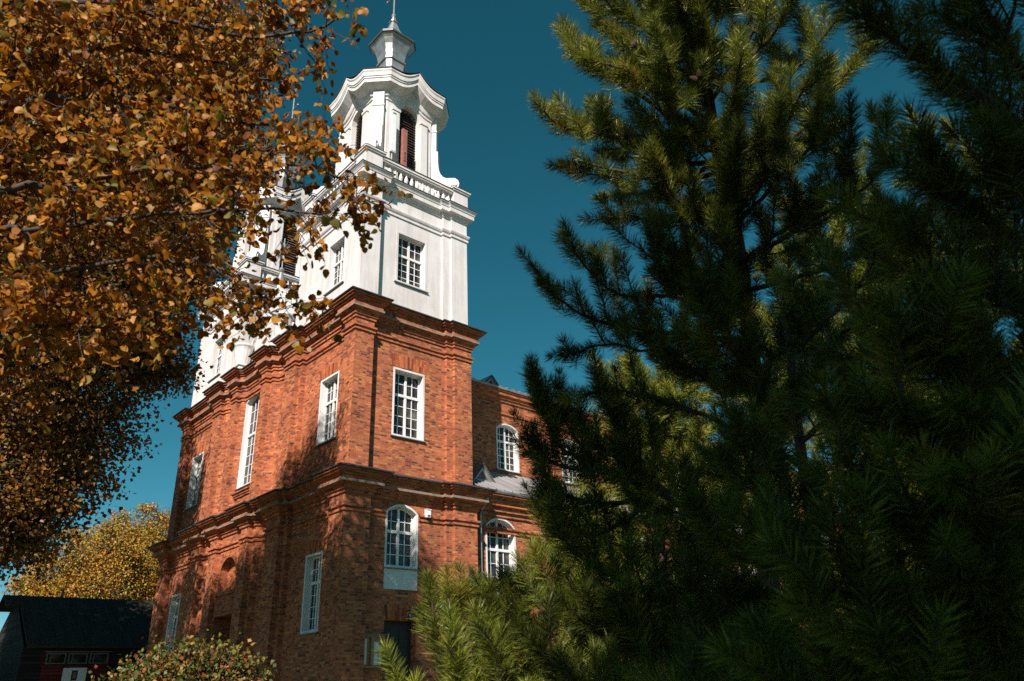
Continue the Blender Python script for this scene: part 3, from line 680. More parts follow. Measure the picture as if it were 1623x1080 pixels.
def dormer(x, y, z, hw, h, back):
    mb = MB(); A, B, C = (x - hw, y, z), (x + hw, y, z), (x, y, z + h)
    for k in range(2):
        s = -1 if k == 0 else 1
        mb.poly([(x + s * (hw + .10), y - .12, z - .06), (x, y - .12, z + h + .09), (x, y + back, z + h + .09), (x + s * (hw + .10), y + back, z - .06)])
        mb.poly([(x + s * (hw + .04), y - .10, z - .10), (x, y - .10, z + h + .02), (x, y + back, z + h + .02), (x + s * (hw + .04), y + back, z - .10)])
    dm = mb.build('dormer', M['aisleroof'], church)
    mb = MB(); T = [A, B, C]; c = np.mean(T, axis=0); I = [tuple(c + (np.array(p) - c) * .55) for p in T]
    for k in range(3):
        j = (k + 1) % 3; mb.poly([T[k], T[j], I[j], I[k]]); q = [(p[0], p[1] + .12, p[2]) for p in (I[k], I[j])]; mb.poly([I[k], I[j], q[1], q[0]])
    mb.build('frame', M['zinc'], dm)
    mb = MB(); mb.poly([(p[0], p[1] + .10, p[2]) for p in I]); mb.build('louvre', M['louvre'], dm)
dormer(6.82, 1.15, 9.10, .56, .66, 1.2); dormer(10.75, 5.0, 15.26, .62, .62, 1.4)
dormer(15.4, 1.15, 9.10, .56, .66, 1.2); dormer(19.35, 5.0, 15.26, .62, .62, 1.4)
mb = MB(); mb.tube([(6.02, -.02, 8.46), (6.02, -.02, 7.98)], .075, 10); mb.tube([(6.02, -.02, 8.0), (5.93, .22, 7.72), (5.93, .27, 7.5), (5.93, .27, 0)], .05, 10)
mb.lathe((6.02, -.02, 8.28), [(.075, -.05), (.12, 0), (.13, .12), (.075, .16)], 10)
for z in (7.2, 5.4, 3.6, 1.8): mb.box((5.86, .2, z), (6.0, .39, z + .04))
mb.build('downpipe', M['zinc'], church)
mb = MB(); mb.tube([(5.34, -.12, 8.40), (XE + .3, -.12, 8.40)], .07, 8); mb.build('gutter', M['zinc'], church)
mb = MB(); mb.tube([(6.3, 3.68, 14.3), (6.3, 3.72, 12), (6.45, 3.68, 10.6), (6.8, 2.9, 10.2)], .012, 5); mb.build('lightning_wire', M['redpaint'], church)

# ------------------------------------------------------------------ things fixed to the church
def wallbox():
    t = empty('floodlight', (3.32, .12, 7.22), 'small white floodlight box on the brick wall beside the arched window', 'floodlight')
    mb = MB(); mb.box((-.085, -.15, -.13), (.085, 0, .13)); mb.box((-.095, -.17, .13), (.095, .01, .152)); mb.build('housing', M['whitebox'], t)
    mb = MB(); mb.box((-.06, -.156, -.11), (.06, -.152, -.05)); mb.build('lens', M['glass'], t)
    mb = MB(); mb.box((-.03, -.01, -.05), (.03, .03, .05)); mb.build('bracket', M['iron'], t)
wallbox()
def lantern():
    t = empty('wall_lamp', (2.55, .12, 3.95), 'dark globe lamp on the brick arch above the side door', 'lamp')
    mb = MB(); mb.tube([(0, .05, 0), (0, -.22, .02), (0, -.26, -.06)], .018); mb.build('arm', M['flash'], t)
    mb = MB(); mb.lathe((0, -.26, -.22), [(.001, -.13), (.09, -.09), (.12, 0), (.09, .1), (.05, .15), (.001, .16)], 14); mb.build('globe', M['zincdark'], t)
lantern()
def noticeboard():
    t = empty('notice_board', (1.24, .12, 2.72), 'glazed wooden notice board with white papers beside the side door', 'notice board')
    fr = lambda u, v, w: (u, w, v)
    mb = MB(); hw, hh = .46, .47
    for a, b in (((-hw, -hh), (hw, -hh + .05)), ((-hw, hh - .05), (hw, hh)), ((-hw, -hh + .05), (-hw + .05, hh - .05)), ((hw - .05, -hh + .05), (hw, hh - .05)), ((-.05, -hh + .05), (.05, hh - .05))):
        mb.box((a[0], a[1], -.10), (b[0], b[1], 0), fr=fr)
    mb.build('frame', M['board'], t)
    mb = MB(); mb.box((-hw + .05, -hh + .05, -.03), (-.05, hh - .05, 0), fr=fr); mb.box((.05, -hh + .05, -.03), (hw - .05, hh - .05, 0), fr=fr); mb.build('back_panel', M['board'], t)
    for a in ((-.37, -.36, -.17, .36), (.09, -.02, .39, .28), (.09, -.40, .24, -.08), (.27, -.40, .39, -.10)):
        mb = MB(); mb.box((a[0], a[1], -.036), (a[2], a[3], -.032), fr=fr); mb.build('paper', M['paper'], t)
    for a in ((.25, .18, .36, .26), (.16, -.06, .30, -.03)):
        mb = MB(); mb.box((a[0], a[1], -.041), (a[2], a[3], -.038), fr=fr); mb.build('printed_panel', M['ink'], t)
    mb = MB(); mb.box((-hw - .07, hh + .002, -.17), (hw + .09, hh + .03, .02), fr=fr); mb.build('cover_ledge', M['sill'], t)
noticeboard()
def antennas():
    def panel(name, x, y, z0, z1, w, mat, label, mark=False):
        t = empty(name, (x, y, z0), label, 'antenna'); h = z1 - z0; mb = MB()
        mb.box((-w / 2, -.07, 0), (w / 2, .07, h)); mb.box((-w / 2 + .02, -.085, .05), (w / 2 - .02, -.07, h - .05))
        mb.lathe((0, 0, h), [(w / 2, 0), (w / 3, .03), (.001, .045)], 8); mb.build('radome', M[mat], t)
        mb = MB(); mb.tube([(.0, .16, -.55), (.0, .16, h)], .03); mb.box((-.03, .06, .2), (.03, .17, .26)); mb.box((-.03, .06, h - .3), (.03, .17, h - .24)); mb.build('mast', M['iron'], t)
        mb = MB(); mb.tube([(-.05, .02, 0), (-.05, .03, -.3), (-.02, .14, -.5)], .012, 5); mb.tube([(.05, .02, 0), (.05, .05, -.3), (.03, .16, -.5)], .012, 5); mb.build('cable', M['flash'], t)
        if mark:
            mb = MB(); mb.box((-.02, -.095, .55), (.02, -.086, .95)); mb.box((-.06, -.095, .51), (.06, -.086, .55)); mb.box((-.06, -.095, .95), (.06, -.086, .99)); mb.build('clamp', M['ink'], t)
    panel('panel_antenna', 2.24, .60, 21.9, 24.2, .24, 'redpaint', 'faded red panel antenna in front of the belfry louvres', True)
    panel('panel_antenna', 1.62, .56, 22.6, 24.7, .26, 'whitebox', 'white panel antenna left of the red one by the belfry arch')
antennas()

# ------------------------------------------------------------------ vegetation helpers
def np_mesh(name, V, F, mat, parent, rnd=None, loc=None):
    """F: (n, 3) or (n, 4) index array; rnd: one value per face"""
    V = np.asarray(V, np.float32); F = np.asarray(F, np.int32); me = bpy.data.meshes.new(name); k = F.shape[1]
    me.vertices.add(len(V)); me.vertices.foreach_set('co', V.ravel())
    me.loops.add(F.size); me.loops.foreach_set('vertex_index', F.ravel())
    me.polygons.add(len(F)); me.polygons.foreach_set('loop_start', np.arange(0, F.size, k, dtype=np.int32))
    me.update(calc_edges=True)
    if rnd is not None:
        a = me.attributes.new('rnd', 'FLOAT', 'FACE'); a.data.foreach_set('value', np.asarray(rnd, np.float32))
    me.materials.append(mat); me.validate()
    return link(name, me, parent, loc)
def unit(v): return v / (np.linalg.norm(v, axis=-1, keepdims=True) + 1e-12)
def smooth_path(P, step=0.12):
    """Catmull-Rom through P, resampled at about step"""
    P = np.array(P, float)
    if len(P) == 2: n = max(2, int(np.linalg.norm(P[1] - P[0]) / step)); t = np.linspace(0, 1, n + 1)[:, None]; return P[0] + (P[1] - P[0]) * t
    Q = np.vstack([2 * P[0] - P[1], P, 2 * P[-1] - P[-2]]); out = []
    for i in range(len(P) - 1):
        a, b, c, d = Q[i:i + 4]; n = max(2, int(np.linalg.norm(c - b) / step))
        for k in range(n):
            t = k / n; out.append(0.5 * (2 * b + (c - a) * t + (2 * a - 5 * b + 4 * c - d) * t * t + (3 * b - a - 3 * c + d) * t ** 3))
    out.append(P[-1]); return np.array(out)
class Wood:
    """tapered tubes gathered into one mesh"""
    def __init__(s): s.V = []; s.F = []; s.n = 0
    def tube(s, P, r0, r1, sides=6):
        P = np.asarray(P, float); n = len(P)
        if n < 2: return
        d = unit(np.gradient(P, axis=0)); a = np.cross(d, np.array([0.13, 0.31, 0.94])); a = unit(a); b = np.cross(d, a)
        r = np.linspace(r0, r1, n)[:, None, None]; th = np.arange(sides) * 2 * math.pi / sides
        R = P[:, None] + r * (a[:, None] * np.cos(th)[None, :, None] + b[:, None] * np.sin(th)[None, :, None])
        i = s.n + np.arange(n - 1)[:, None] * sides + np.arange(sides)[None]; j = s.n + np.arange(n - 1)[:, None] * sides + (np.arange(sides)[None] + 1) % sides
        s.V.append(R.reshape(-1, 3)); s.F.append(np.stack([i, j, j + sides, i + sides], -1).reshape(-1, 4)); s.n += n * sides
    def build(s, name, mat, parent, base):
        return np_mesh(name, np.vstack(s.V) - base, np.vstack(s.F), mat, parent)
def wiggle(rng, p, d, L, n=5, bend=0.25, grav=0.0):
    """a gently wandering polyline from p along d"""
    P = [np.array(p, float)]; d = unit(np.array(d, float))
    for k in range(n):
        d = unit(d + rng.normal(0, bend, 3) * 0.5 + np.array([0, 0, grav])); P.append(P[-1] + d * L / n)
    return np.array(P)
# ---- broad leaves: a heart-shaped blade folded at the midrib
LEAF_V = np.array([(0, 0, 0), (.38, .10, .07), (.50, .42, .09), (.34, .74, .05), (0, 1.02, -.10), (-.34, .74, .05), (-.50, .42, .09), (-.38, .10, .07), (0, .45, -.02)])
LEAF_F = np.array([(0, 1, 8), (1, 2, 8), (2, 3, 8), (3, 4, 8), (4, 5, 8), (5, 6, 8), (6, 7, 8), (7, 0, 8)])
FLAT_V = np.array([(0, 0, 0), (.48, .45, .10), (0, 1, -.05), (-.48, .45, .10)]); FLAT_F = np.array([(0, 1, 2), (0, 2, 3)])
class Leaves:
    def __init__(s): s.P = []; s.D = []; s.S = []
    def add(s, p, d, size): s.P.append(p); s.D.append(d); s.S.append(size)
    def build(s, name, mat, parent, base, rng, simple=False, tone=None):
        P, D, S = np.array(s.P), unit(np.array(s.D)), np.array(s.S); n = len(P)
        V0, F0 = (FLAT_V, FLAT_F) if simple else (LEAF_V, LEAF_F)
        r = unit(rng.normal(0, 1, (n, 3))); X = unit(np.cross(D, r)); Z = np.cross(X, D)
        wv = rng.uniform(.78, 1.1, n); curl = rng.uniform(-1.2, 3.2, n); bend = rng.normal(0, .34, n)
        x = V0[None, :, 0] * wv[:, None]; y = np.repeat(V0[None, :, 1], n, 0); z = V0[None, :, 2] * curl[:, None] + bend[:, None] * y * y
        V = P[:, None] + S[:, None, None] * (x[..., None] * X[:, None] + y[..., None] * D[:, None] + z[..., None] * Z[:, None])
        F = (F0[None] + (np.arange(n) * len(V0))[:, None, None]).reshape(-1, 3)
        v = np.clip(rng.beta(2.0, 2.0, n) if tone is None else tone, 0, 1)
        o = np_mesh(name, V.reshape(-1, 3) - base, F, mat, parent, np.repeat(v, len(F0)))
        return o
def twig_leaves(rng, W_, L_, p, d, length, size, n, r=.0022, droop=.12):
    P = wiggle(rng, p, d, length, 4, .45, -droop); W_.tube(P, r, r * .5, 3)
    for k in range(n):
        t = .15 + .85 * (k + rng.uniform(0, 1)) / n; f = t * (len(P) - 1); i = min(int(f), len(P) - 2); q = P[i] + (P[i + 1] - P[i]) * (f - i)
        dd = unit(unit(P[i + 1] - P[i]) * .4 + rng.normal(0, .75, 3) + np.array([0, 0, -.75])); st = rng.uniform(.015, .035)
        L_.add(q + dd * st, unit(dd + rng.normal(0, .35, 3)), size * rng.uniform(.55, 1.25))
def leafy_limb(rng, W_, L_, pts, r0, r1, sub=.13, sublen=(.5, 1.0), twigs=6, leaves=6, size=.066, start=0.0, out=None, density=1.0):
    P = smooth_path(pts, .1); P = P + rng.normal(0, .012, P.shape); W_.tube(P, r0, r1, 7)
    cum = np.r_[0, np.cumsum(np.linalg.norm(np.diff(P, axis=0), axis=1))]; s = start * cum[-1]
    while s < cum[-1]:
        i = min(np.searchsorted(cum, s, side='right') - 1, len(P) - 2); q = P[i]; d = unit(P[i + 1] - P[i]); t = s / cum[-1]
        u = rng.normal(0, 1, 3); u[2] -= .25; u = unit(u - d * (u @ d) * .8); L = rng.uniform(*sublen) * (1.1 - .78 * t)
        B = wiggle(rng, q, d * .55 + u * .9, L, 6, .3, -.05); W_.tube(B, .0065 * (1.2 - .6 * t), .0022, 4)
        for k in range(twigs):
            f = .25 + .75 * (k + rng.uniform(0, 1)) / twigs; j = min(int(f * 6), 5); bd = unit(B[j + 1] - B[j])
            if rng.uniform() < density * (1.1 - .45 * t): twig_leaves(rng, W_, L_, B[j] + (B[j + 1] - B[j]) * (f * 6 - j), bd * .5 + rng.normal(0, .6, 3), rng.uniform(.10, .26), size, leaves)
        s += sub * rng.uniform(.6, 1.4)
    twig_leaves(rng, W_, L_, P[-1], P[-1] - P[-2], .2, size, leaves)

# ------------------------------------------------------------------ linden reaching in from the left
def near_linden():
    rng = np.random.default_rng(5); fork = at(-420, 560, 6.6); base = fork * [1, 1, 0]
    t = empty('linden_tree', base, 'near linden with long twigs of curled orange leaves reaching across the towers', 'tree', 'autumn lindens')
    Wd, Lf = Wood(), Leaves()
    a = lambda *q: [at(*p) for p in q]
    Wd.tube(smooth_path([base, base + (0.05, .05, .9), fork, at(-330, 250, 6.4), at(-260, -150, 7.2), at(-200, -700, 8.5)], .25), .30, .10, 10)
    limbs = [
        (a((-380, 420, 6.5), (-150, 330, 5.6), (100, 290, 5.0), (330, 262, 4.7), (470, 262, 4.45), (590, 290, 4.3)), .035, 1.0, 1.0),
        (a((-300, 100, 6.4), (-60, 10, 5.9), (160, 5, 5.5), (290, 35, 5.3), (420, 62, 5.1), (540, 25, 4.9)), .030, 1.0, .8),
        (a((-380, 480, 6.5), (-100, 470, 5.2), (100, 430, 4.9), (250, 410, 4.7), (370, 440, 4.5), (455, 515, 4.35)), .028, 1.0, 1.0),
        (a((-330, 250, 6.4), (-80, 180, 5.8), (150, 150, 5.3), (300, 170, 5.0), (400, 195, 4.8), (470, 205, 4.6)), .028, 1.0, .9),
        (a((-330, 200, 6.4), (-40, 110, 5.9), (180, 80, 5.6), (330, 95, 5.3), (430, 130, 5.1)), .026, 1.0, 1.0),
        (a((-400, 520, 6.5), (-120, 540, 5.5), (60, 520, 5.1), (180, 505, 4.9), (300, 520, 4.8)), .024, 1.0, 1.0),
        (a((-380, 420, 6.4), (-100, 370, 5.4), (120, 355, 4.9), (280, 340, 4.6), (400, 330, 4.4), (530, 335, 4.25)), .024, 1.0, .55),
        (a((-300, 150, 6.4), (0, 200, 5.6), (200, 225, 5.2), (340, 238, 4.9), (455, 245, 4.7)), .024, 1.0, .9),
        (a((-280, 0, 6.6), (0, -60, 6.2), (200, -40, 5.9), (380, -30, 5.6), (520, 0, 5.3)), .024, 1.0, .85),
        (a((-260, -100, 6.8), (0, 60, 6.6), (180, 190, 6.3), (300, 280, 6.0), (380, 340, 5.8)), .024, 1.0, 1.0),
        (a((-300, 100, 6.6), (-50, 230, 6.4), (120, 260, 6.2), (260, 230, 6.0), (380, 160, 5.8)), .024, 1.0, 1.0),
        (a((-330, 300, 6.4), (-60, 400, 6.2), (80, 480, 6.0), (170, 560, 5.9)), .022, 1.0, 1.0),
        (a((-330, 300, 6.4), (-120, 250, 6.6), (60, 330, 6.8), (200, 400, 6.8), (300, 450, 6.7)), .022, 1.0, 1.0),
        (a((-260, -100, 7.0), (-40, 20, 7.4), (120, 80, 7.6), (300, 60, 7.6), (430, 40, 7.4)), .022, 1.0, 1.0),
        (a((-260, 0, 7.0), (-60, 140, 7.6), (100, 200, 7.8), (240, 330, 7.8), (330, 400, 7.6)), .022, 1.0, 1.0),
        (a((-330, 350, 6.8), (-80, 420, 7.4), (40, 440, 7.6), (160, 470, 7.6), (240, 520, 7.5)), .022, 1.0, 1.0),
    ]
    for pts, r, st, den in limbs:
        leafy_limb(rng, Wd, Lf, pts, r, .006, sub=.066, sublen=(.36, .82), twigs=8, leaves=8, size=.044, start=.2, density=den)
    for pts, n in ((a((560, 22, 4.9), (572, 40, 4.9)), 4), (a((590, 290, 4.3), (604, 272, 4.25), (612, 262, 4.2)), 5)):
        twig_leaves(rng, Wd, Lf, pts[0], pts[-1] - pts[0], .12, .05, n)
    pass
    Wd.build('trunk', M['bark'], t, base)
    tone = rng.beta(2.1, 1.9, len(Lf.P)); tone = np.where(rng.uniform(size=len(tone)) < .10, rng.uniform(.86, 1, len(tone)), tone)
    Lf.build('crown', M['linden'], t, base, rng, tone=tone)
near_linden()

# ---- trees made of a trunk, limbs and lumpy clusters of leaves
def broad_tree(name, label, base, blobs, size, count, mat, seed, group=None, trunk_r=.25, top=None, sprays=60, simple=True, cat='tree', hang=.5):
    """blobs: (centre, radius, weight); clusters of leaves sit in lumps through each blob's volume"""
    rng = np.random.default_rng(seed); base = np.array(base, float)
    t = empty(name, base, label, cat, group); Wd, Lf = Wood(), Leaves(); tones = []
    top = np.array(top if top is not None else max((b[0] for b in blobs), key=lambda c: c[2]), float)
    tr = smooth_path([base, base * .6 + np.array([*(base[:2] * .3 + top[:2] * .1), top[2] * .4]) if False else base + (top - base) * .33 + rng.normal(0, .15, 3) * [1, 1, 0], base + (top - base) * .66 + rng.normal(0, .2, 3) * [1, 1, 0], top], .4)
    Wd.tube(tr, trunk_r, trunk_r * .18, 9)
    tot = sum(b[2] * b[1] ** 2 for b in blobs)
    for c, R, wgt in blobs:
        c = np.array(c, float); k = int(np.clip((c[2] - base[2] - R * .5) / max(.1, top[2] - base[2]) * len(tr), 1, len(tr) - 1)); a = tr[k]
        Wd.tube(smooth_path([a, a * .5 + c * .5 + rng.normal(0, .2, 3), c], .3), trunk_r * .38, .03, 6)
        n = int(count * wgt * R ** 2 / tot); ns = max(6, int(sprays * wgt * R ** 2 / tot * len(blobs) / 2)); per = max(4, n // ns)
        for s in range(ns):
            u = unit(rng.normal(0, 1, 3)); q = c + u * R * rng.uniform(.25, 1.0) ** .5 * np.array([1, 1, .9])
            B = smooth_path([c + (q - c) * .15, c + (q - c) * .6 + rng.normal(0, .12 * R * .3, 3), q], .25); Wd.tube(B, .022, .006, 4)
            sr = R * rng.uniform(.16, .30) + .12; pts = q + rng.normal(0, 1, (per, 3)) * sr * np.array([.62, .62, .42])
            tones += list(np.clip(rng.uniform(.08, .92) + rng.normal(0, .17, per), 0, 1))
            for p in pts: Lf.add(p, unit((p - q) * .6 / sr + rng.normal(0, .6, 3) + np.array([0, 0, -hang])), size * rng.uniform(.7, 1.25))
    Wd.build('trunk', M['bark'], t, base)
    tn = np.array(tones)
    Lf.build('crown', M[mat], t, base, rng, simple=simple, tone=tn)
    return t
def blobs_px(*q): return [(at(px, py, d), r, w) for px, py, d, r, w in q]
B1 = blobs_px((60, 560, 21, 2.2, 1), (185, 560, 21.5, 1.5, 1.1), (240, 575, 21.3, .9, 1.1), (150, 680, 21, 1.15, 1.1), (90, 770, 21, 1.15, 1.1), (25, 840, 21, 1.1, 1.1), (-60, 760, 21, 2, 1),
              (230, 420, 22, 1.8, 1), (120, 400, 22, 2.0, 1), (210, 240, 23, 1.9, 1), (90, 230, 22, 2.1, 1), (-40, 420, 22, 2.6, 1), (-50, 180, 22, 2.6, 1),
              (190, 40, 23.8, 1.9, 1.2), (60, 60, 23.5, 2.0, 1), (40, 480, 26.0, 2.0, 1), (-60, 360, 26.0, 2.2, 1), (285, 598, 21, .42, 1.2), (215, 180, 19.2, 1.8, 1.2), (225, 340, 18.3, 1.6, 1.2), (120, 150, 19.5, 1.8, 1), (130, 330, 19, 1.8, 1), (170, 460, 18.5, 1.5, 1)) + [((-12.5, -1.5, 14.5), 2.2, 1), ((-11, .5, 11.5), 2.0, 1), ((-13.5, -.5, 12), 2.2, 1), ((-12.5, 2.5, 13.5), 2.0, 1), ((-8.6, -7.8, 15.2), 1.5, 1.2), ((-8.4, -7.7, 12.4), 1.5, 1.2), ((-9, -8, 9.8), 1.2, 1.1), ((-10.5, -2.4, 12.6), 1.6, 1.2), ((-10, .8, 13.2), 1.6, 1.2), ((-9.6, -1, 10.2), 1.4, 1.2)]
g1 = at(-10, 900, 22); broad_tree('linden_tree', 'tall brown-leaved linden behind the orange branches, its ragged crown edge against the sky', (g1[0], g1[1], 0), B1, .10, 195000, 'farlinden', 11, 'autumn lindens', .34, top=at(60, 60, 23.5) + np.array([0, 0, .8]), sprays=420)
B2 = blobs_px((50, 590, 31, 2.0, 1), (-40, 460, 31, 2.4, 1), (70, 430, 35, 2.2, 1), (-20, 300, 34.5, 2.4, 1), (85, 370, 38, 2.0, 1), (-10, 740, 32, 2.0, 1), (35, 690, 33, 1.9, 1), (20, 820, 32, 1.4, 1)) + [((-10, 15, 12), 2.7, 1), ((-9, 18, 10), 2.5, 1), ((-12, 13, 15), 2.6, 1), ((-7.5, 17, 8.5), 2.2, 1), ((-12.5, 17, 14), 2.6, 1), ((-14, 14, 14), 2.8, 1), ((-17, 13, 14.5), 2.6, 1), ((-15, 16.5, 11), 2.6, 1), ((-9, 15.5, 14), 2.4, 1), ((-5.5, 17.6, 12.5), 2.2, 1), ((-12, 18.5, 9.5), 2.6, 1), ((-14, 18, 12), 2.6, 1), ((-10.5, 21, 8), 2.4, 1), ((-11.5, 18.5, 16), 2.4, 1), ((-14.5, 17, 17.5), 2.5, 1), ((-8.5, 19.5, 14.5), 2.2, 1)]  # the lumps in world coordinates are added out of view to shade the shed
g2 = at(-20, 900, 34); broad_tree('linden_tree', 'farther linden at the left edge, seen low between the brown crown and the shed', (g2[0], g2[1], 0), B2, .16, 110000, 'farlinden', 12, 'autumn lindens', .3, sprays=200)
# the tree behind the viewpoint, whose shade lies on the pines
FW = np.array([math.cos(YAW), math.sin(YAW), 0]); RT = np.array([FW[1], -FW[0], 0])
def back(lat, z, b): return CAM * [1, 1, 0] - FW * b + RT * lat + np.array([0, 0, z])
B3 = [(back(*q[:3]), q[3], 1) for q in ((.4, 6.8, 5, 1.7), (1.4, 5.6, 5, 1.8), (.3, 8.6, 5, 1.6), (-1.0, 9.6, 5, 1.0), (-1.45, 9.9, 5, .75), (1.4, 8.8, 5.2, 1.7), (3, 7.4, 5, 2.1), (3, 8.8, 5.3, 1.8), (.9, 4.2, 5.2, 1.5), (2.6, 4.6, 5.2, 1.7), (4.8, 7, 5, 2.1), (4.6, 9.0, 5.4, 1.8), (-.4, 8.0, 5.3, 1.0), (4.2, 4.8, 5, 1.7), (.8, 7.6, 6.2, 2.0), (2.6, 6.4, 6.4, 2.2), (-1.35, 10.1, 5.4, .75), (-.6, 10.0, 5.2, 1.0), (.4, 10.0, 5.2, 1.1), (1.4, 10.0, 5.2, 1.15), (2.6, 10.1, 5.3, 1.2), (3.9, 10.2, 5.3, 1.2), (5.4, 10.0, 5.3, 1.4))]
broad_tree('linden_tree', 'broad linden standing behind the viewpoint and shading the pines', back(1.2, 0, 5.4), B3, .15, 95000, 'farlinden', 13, 'autumn lindens', .28, top=back(.6, 9.6, 5.2), sprays=700)
B4 = [(back(*q[:3]), q[3], 1) for q in ((-1.5, 6, 12, 2.6), (1.5, 5, 12, 2.8), (4.5, 6, 12.5, 3), (7.5, 6, 12, 3), (-.5, 9.5, 12.5, 2.6), (3, 10, 12, 2.8), (6.5, 9.6, 12, 2.8), (10, 6, 11, 3))]  # crown put in out of view, only to block sky light from behind
broad_tree('linden_tree', 'unseen linden added farther behind the viewpoint to keep sky light off the pines', back(3, 0, 12.4), B4, .22, 26000, 'farlinden', 17, 'autumn lindens', .34, top=back(3, 11, 12.2), sprays=260)
# maples beyond the shed, shrub by the church front
def maple(label, px, d, blobs, seed, n, topq):
    g = at(px, 1100, d); broad_tree('maple_tree', label, (g[0], g[1], 0), blobs_px(*blobs), .135, int(n * 1.7), 'maple', seed, 'yellow trees beyond the shed', .22, top=topq, sprays=260, hang=.3)
maple('yellow and green maple beyond the dark shed roof', 120, 60, ((120, 905, 60, 2.3, 1), (75, 925, 59.5, 1.7, 1), (165, 880, 60.5, 2.0, 1), (150, 940, 59, 2.4, 1), (95, 965, 59, 2.2, 1), (45, 935, 60, 1.2, 1), (120, 852, 60.5, .9, 1), (60, 892, 60, .8, 1), (172, 838, 60.5, .8, 1)), 14, 15000, at(140, 880, 60))
maple('orange-topped maple right against the far corner of the church', 225, 64, ((190, 868, 64, 2.2, 1), (235, 870, 64, 2.4, 1), (215, 910, 63, 2.8, 1), (250, 930, 63, 2.6, 1), (200, 950, 63, 2.6, 1), (260, 860, 65, 2.2, 1), (195, 822, 64, .8, 1), (232, 815, 64.5, .9, 1), (262, 822, 65, .8, 1)), 15, 18000, at(215, 850, 64))
sh = at(300, 1090, 13.5)
broad_tree('berry_shrub', 'green and yellow shrub with reddish leaves below the church front', (sh[0], sh[1], 0), blobs_px((290, 1064, 13.5, .48, 1), (240, 1080, 13.5, .42, 1), (345, 1070, 13.4, .42, 1), (330, 1100, 13.3, .75, 1), (250, 1115, 13.3, .8, 1), (385, 1060, 13.3, .22, 1.2), (395, 1092, 13.3, .28, 1), (265, 1048, 13.6, .26, 1), (205, 1088, 13.5, .24, 1), (320, 1040, 13.5, .2, 1)), .062, 9000, 'shrub', 16, None, .03, top=at(300, 1050, 13.5), sprays=170, cat='shrub', hang=.2)

broad_tree('dark_shrub', 'dark leafy shrub beside the plank gable of the shed', (-6.9, 24, 0), [((-6.7, 24, 1.6), 1.4, 1), ((-6.7, 27, 2), 1.6, 1), ((-7, 22.3, 1.2), 1.2, 1), ((-6.6, 25.5, 3.6), 1.2, 1), ((-6.9, 23.4, 3.2), 1.0, 1)], .10, 16000, 'shrubdark', 18, None, .05, sprays=160, cat='shrub', hang=.3)

# ------------------------------------------------------------------ shed
def shed():
    t = empty('plank_shed', (0, 22, 0), 'low plank shed with dark corrugated roof and red doors left of the church', 'shed'); y = 22.0
    def part(mb, name, mat, par=None): o = mb.build(name, mat if isinstance(mat, list) else M[mat], par or t, None if par else (0, -22, 0)); return o
    x0, x1, dpt = -4.0, 9.0, 8.0
    mb = MB(); P = [(x0, y), (x1, y), (x1, y + dpt), (x0, y + dpt)]; wall(mb, P, -.05, 4.2)
    for x in (x0, x1): mb.poly([(x, y, 4.2), (x, y + dpt, 4.2), (x, y + dpt / 2, 6.72)])
    part(mb, 'wall', 'plank')
    for e, r in (((y - .45, 4.16), (y + dpt / 2, 6.86)), ((y + dpt + .45, 4.16), (y + dpt / 2, 6.86))):
        o = seamed_roof('roof', x0 + .05, x1 + .4, e, r, 'shedroof', .22, .045, t); o.location = (0, -22, 0)
        m_ = (e[0] * .24 + r[0] * .76, e[1] * .24 + r[1] * .76); o = seamed_roof('gable_hood', x0 - .62, x0 + .048, m_, r, 'shedroof', .22, .045, t); o.location = (0, -22, 0)
    mb = MB()
    for a in (-3.1, -2.1, -1.13): mb.box((a + .02, y - .05, 0), (a + .93, y - .003, 3.3))
    mb.box((-3.18, y - .03, 3.3), (-.1, y - .004, 3.98)); o = part(mb, 'door', 'redplank'); 
    for a, b in ((-2.97, -2.12), (-2.02, -1.17), (-1.07, -.22)):
        mb = MB(); z0, z1 = 3.38, 3.86
        for q in (((a, z0), (b, z0 + .05)), ((a, z1 - .05), (b, z1)), ((a, z0 + .05), (a + .05, z1 - .05)), ((b - .05, z0 + .05), (b, z1 - .05)), ((a + .17, z0 + .05), (a + .20, z1 - .05))): mb.box((q[0][0], y - .085, q[0][1]), (q[1][0], y - .032, q[1][1]))
        w = part(mb, 'window', 'sill'); mb = MB(); mb.box((a + .05, y - .05, z0 + .05), (b - .05, y - .034, z1 - .05)); part(mb, 'pane', 'glass', w)
    mb = MB(); mb.box((-3.05, y - .12, 3.90), (-.1, y - .032, 3.95)); part(mb, 'rail', 'sill')
    mb = MB(); mb.tube([(-1.9, y + 4.3, 6.6), (-1.86, y + 4.3, 7.35)], .06); part(mb, 'stove_pipe', 'redpaint')
    s_ = empty('shed_sign', (-1.62, y - .06, 2.5), 'white sign with a small square emblem on the red shed door', 'sign')
    mb = MB(); mb.box((-.52, -.03, -.75), (.52, 0, .70)); mb.build('panel', M['paper'], s_)
    mb = MB()
    for q in ((-.13, .14, .13, .22), (-.13, .50, .13, .58), (-.13, .22, -.06, .50), (.06, .22, .13, .50)): mb.box((q[0], -.038, q[1]), (q[2], -.032, q[3]))
    mb.build('emblem', M['ink'], s_)
    mb = MB(); mb.box((-.06, -.036, .22), (.06, -.033, .50)); mb.build('emblem_field', M['redpaint'], s_)
    mb = MB(); r = random.Random(4)
    for z, w_ in ((.0, .22), (-.13, .44), (-.30, .30)):
        x = -w_
        while x < w_: l = r.uniform(.03, .075); mb.box((x, -.038, z - .03), (min(w_, x + l), -.032, z + .03)); x += l + .018
    mb.build('lettering', M['ink'], s_)
shed()

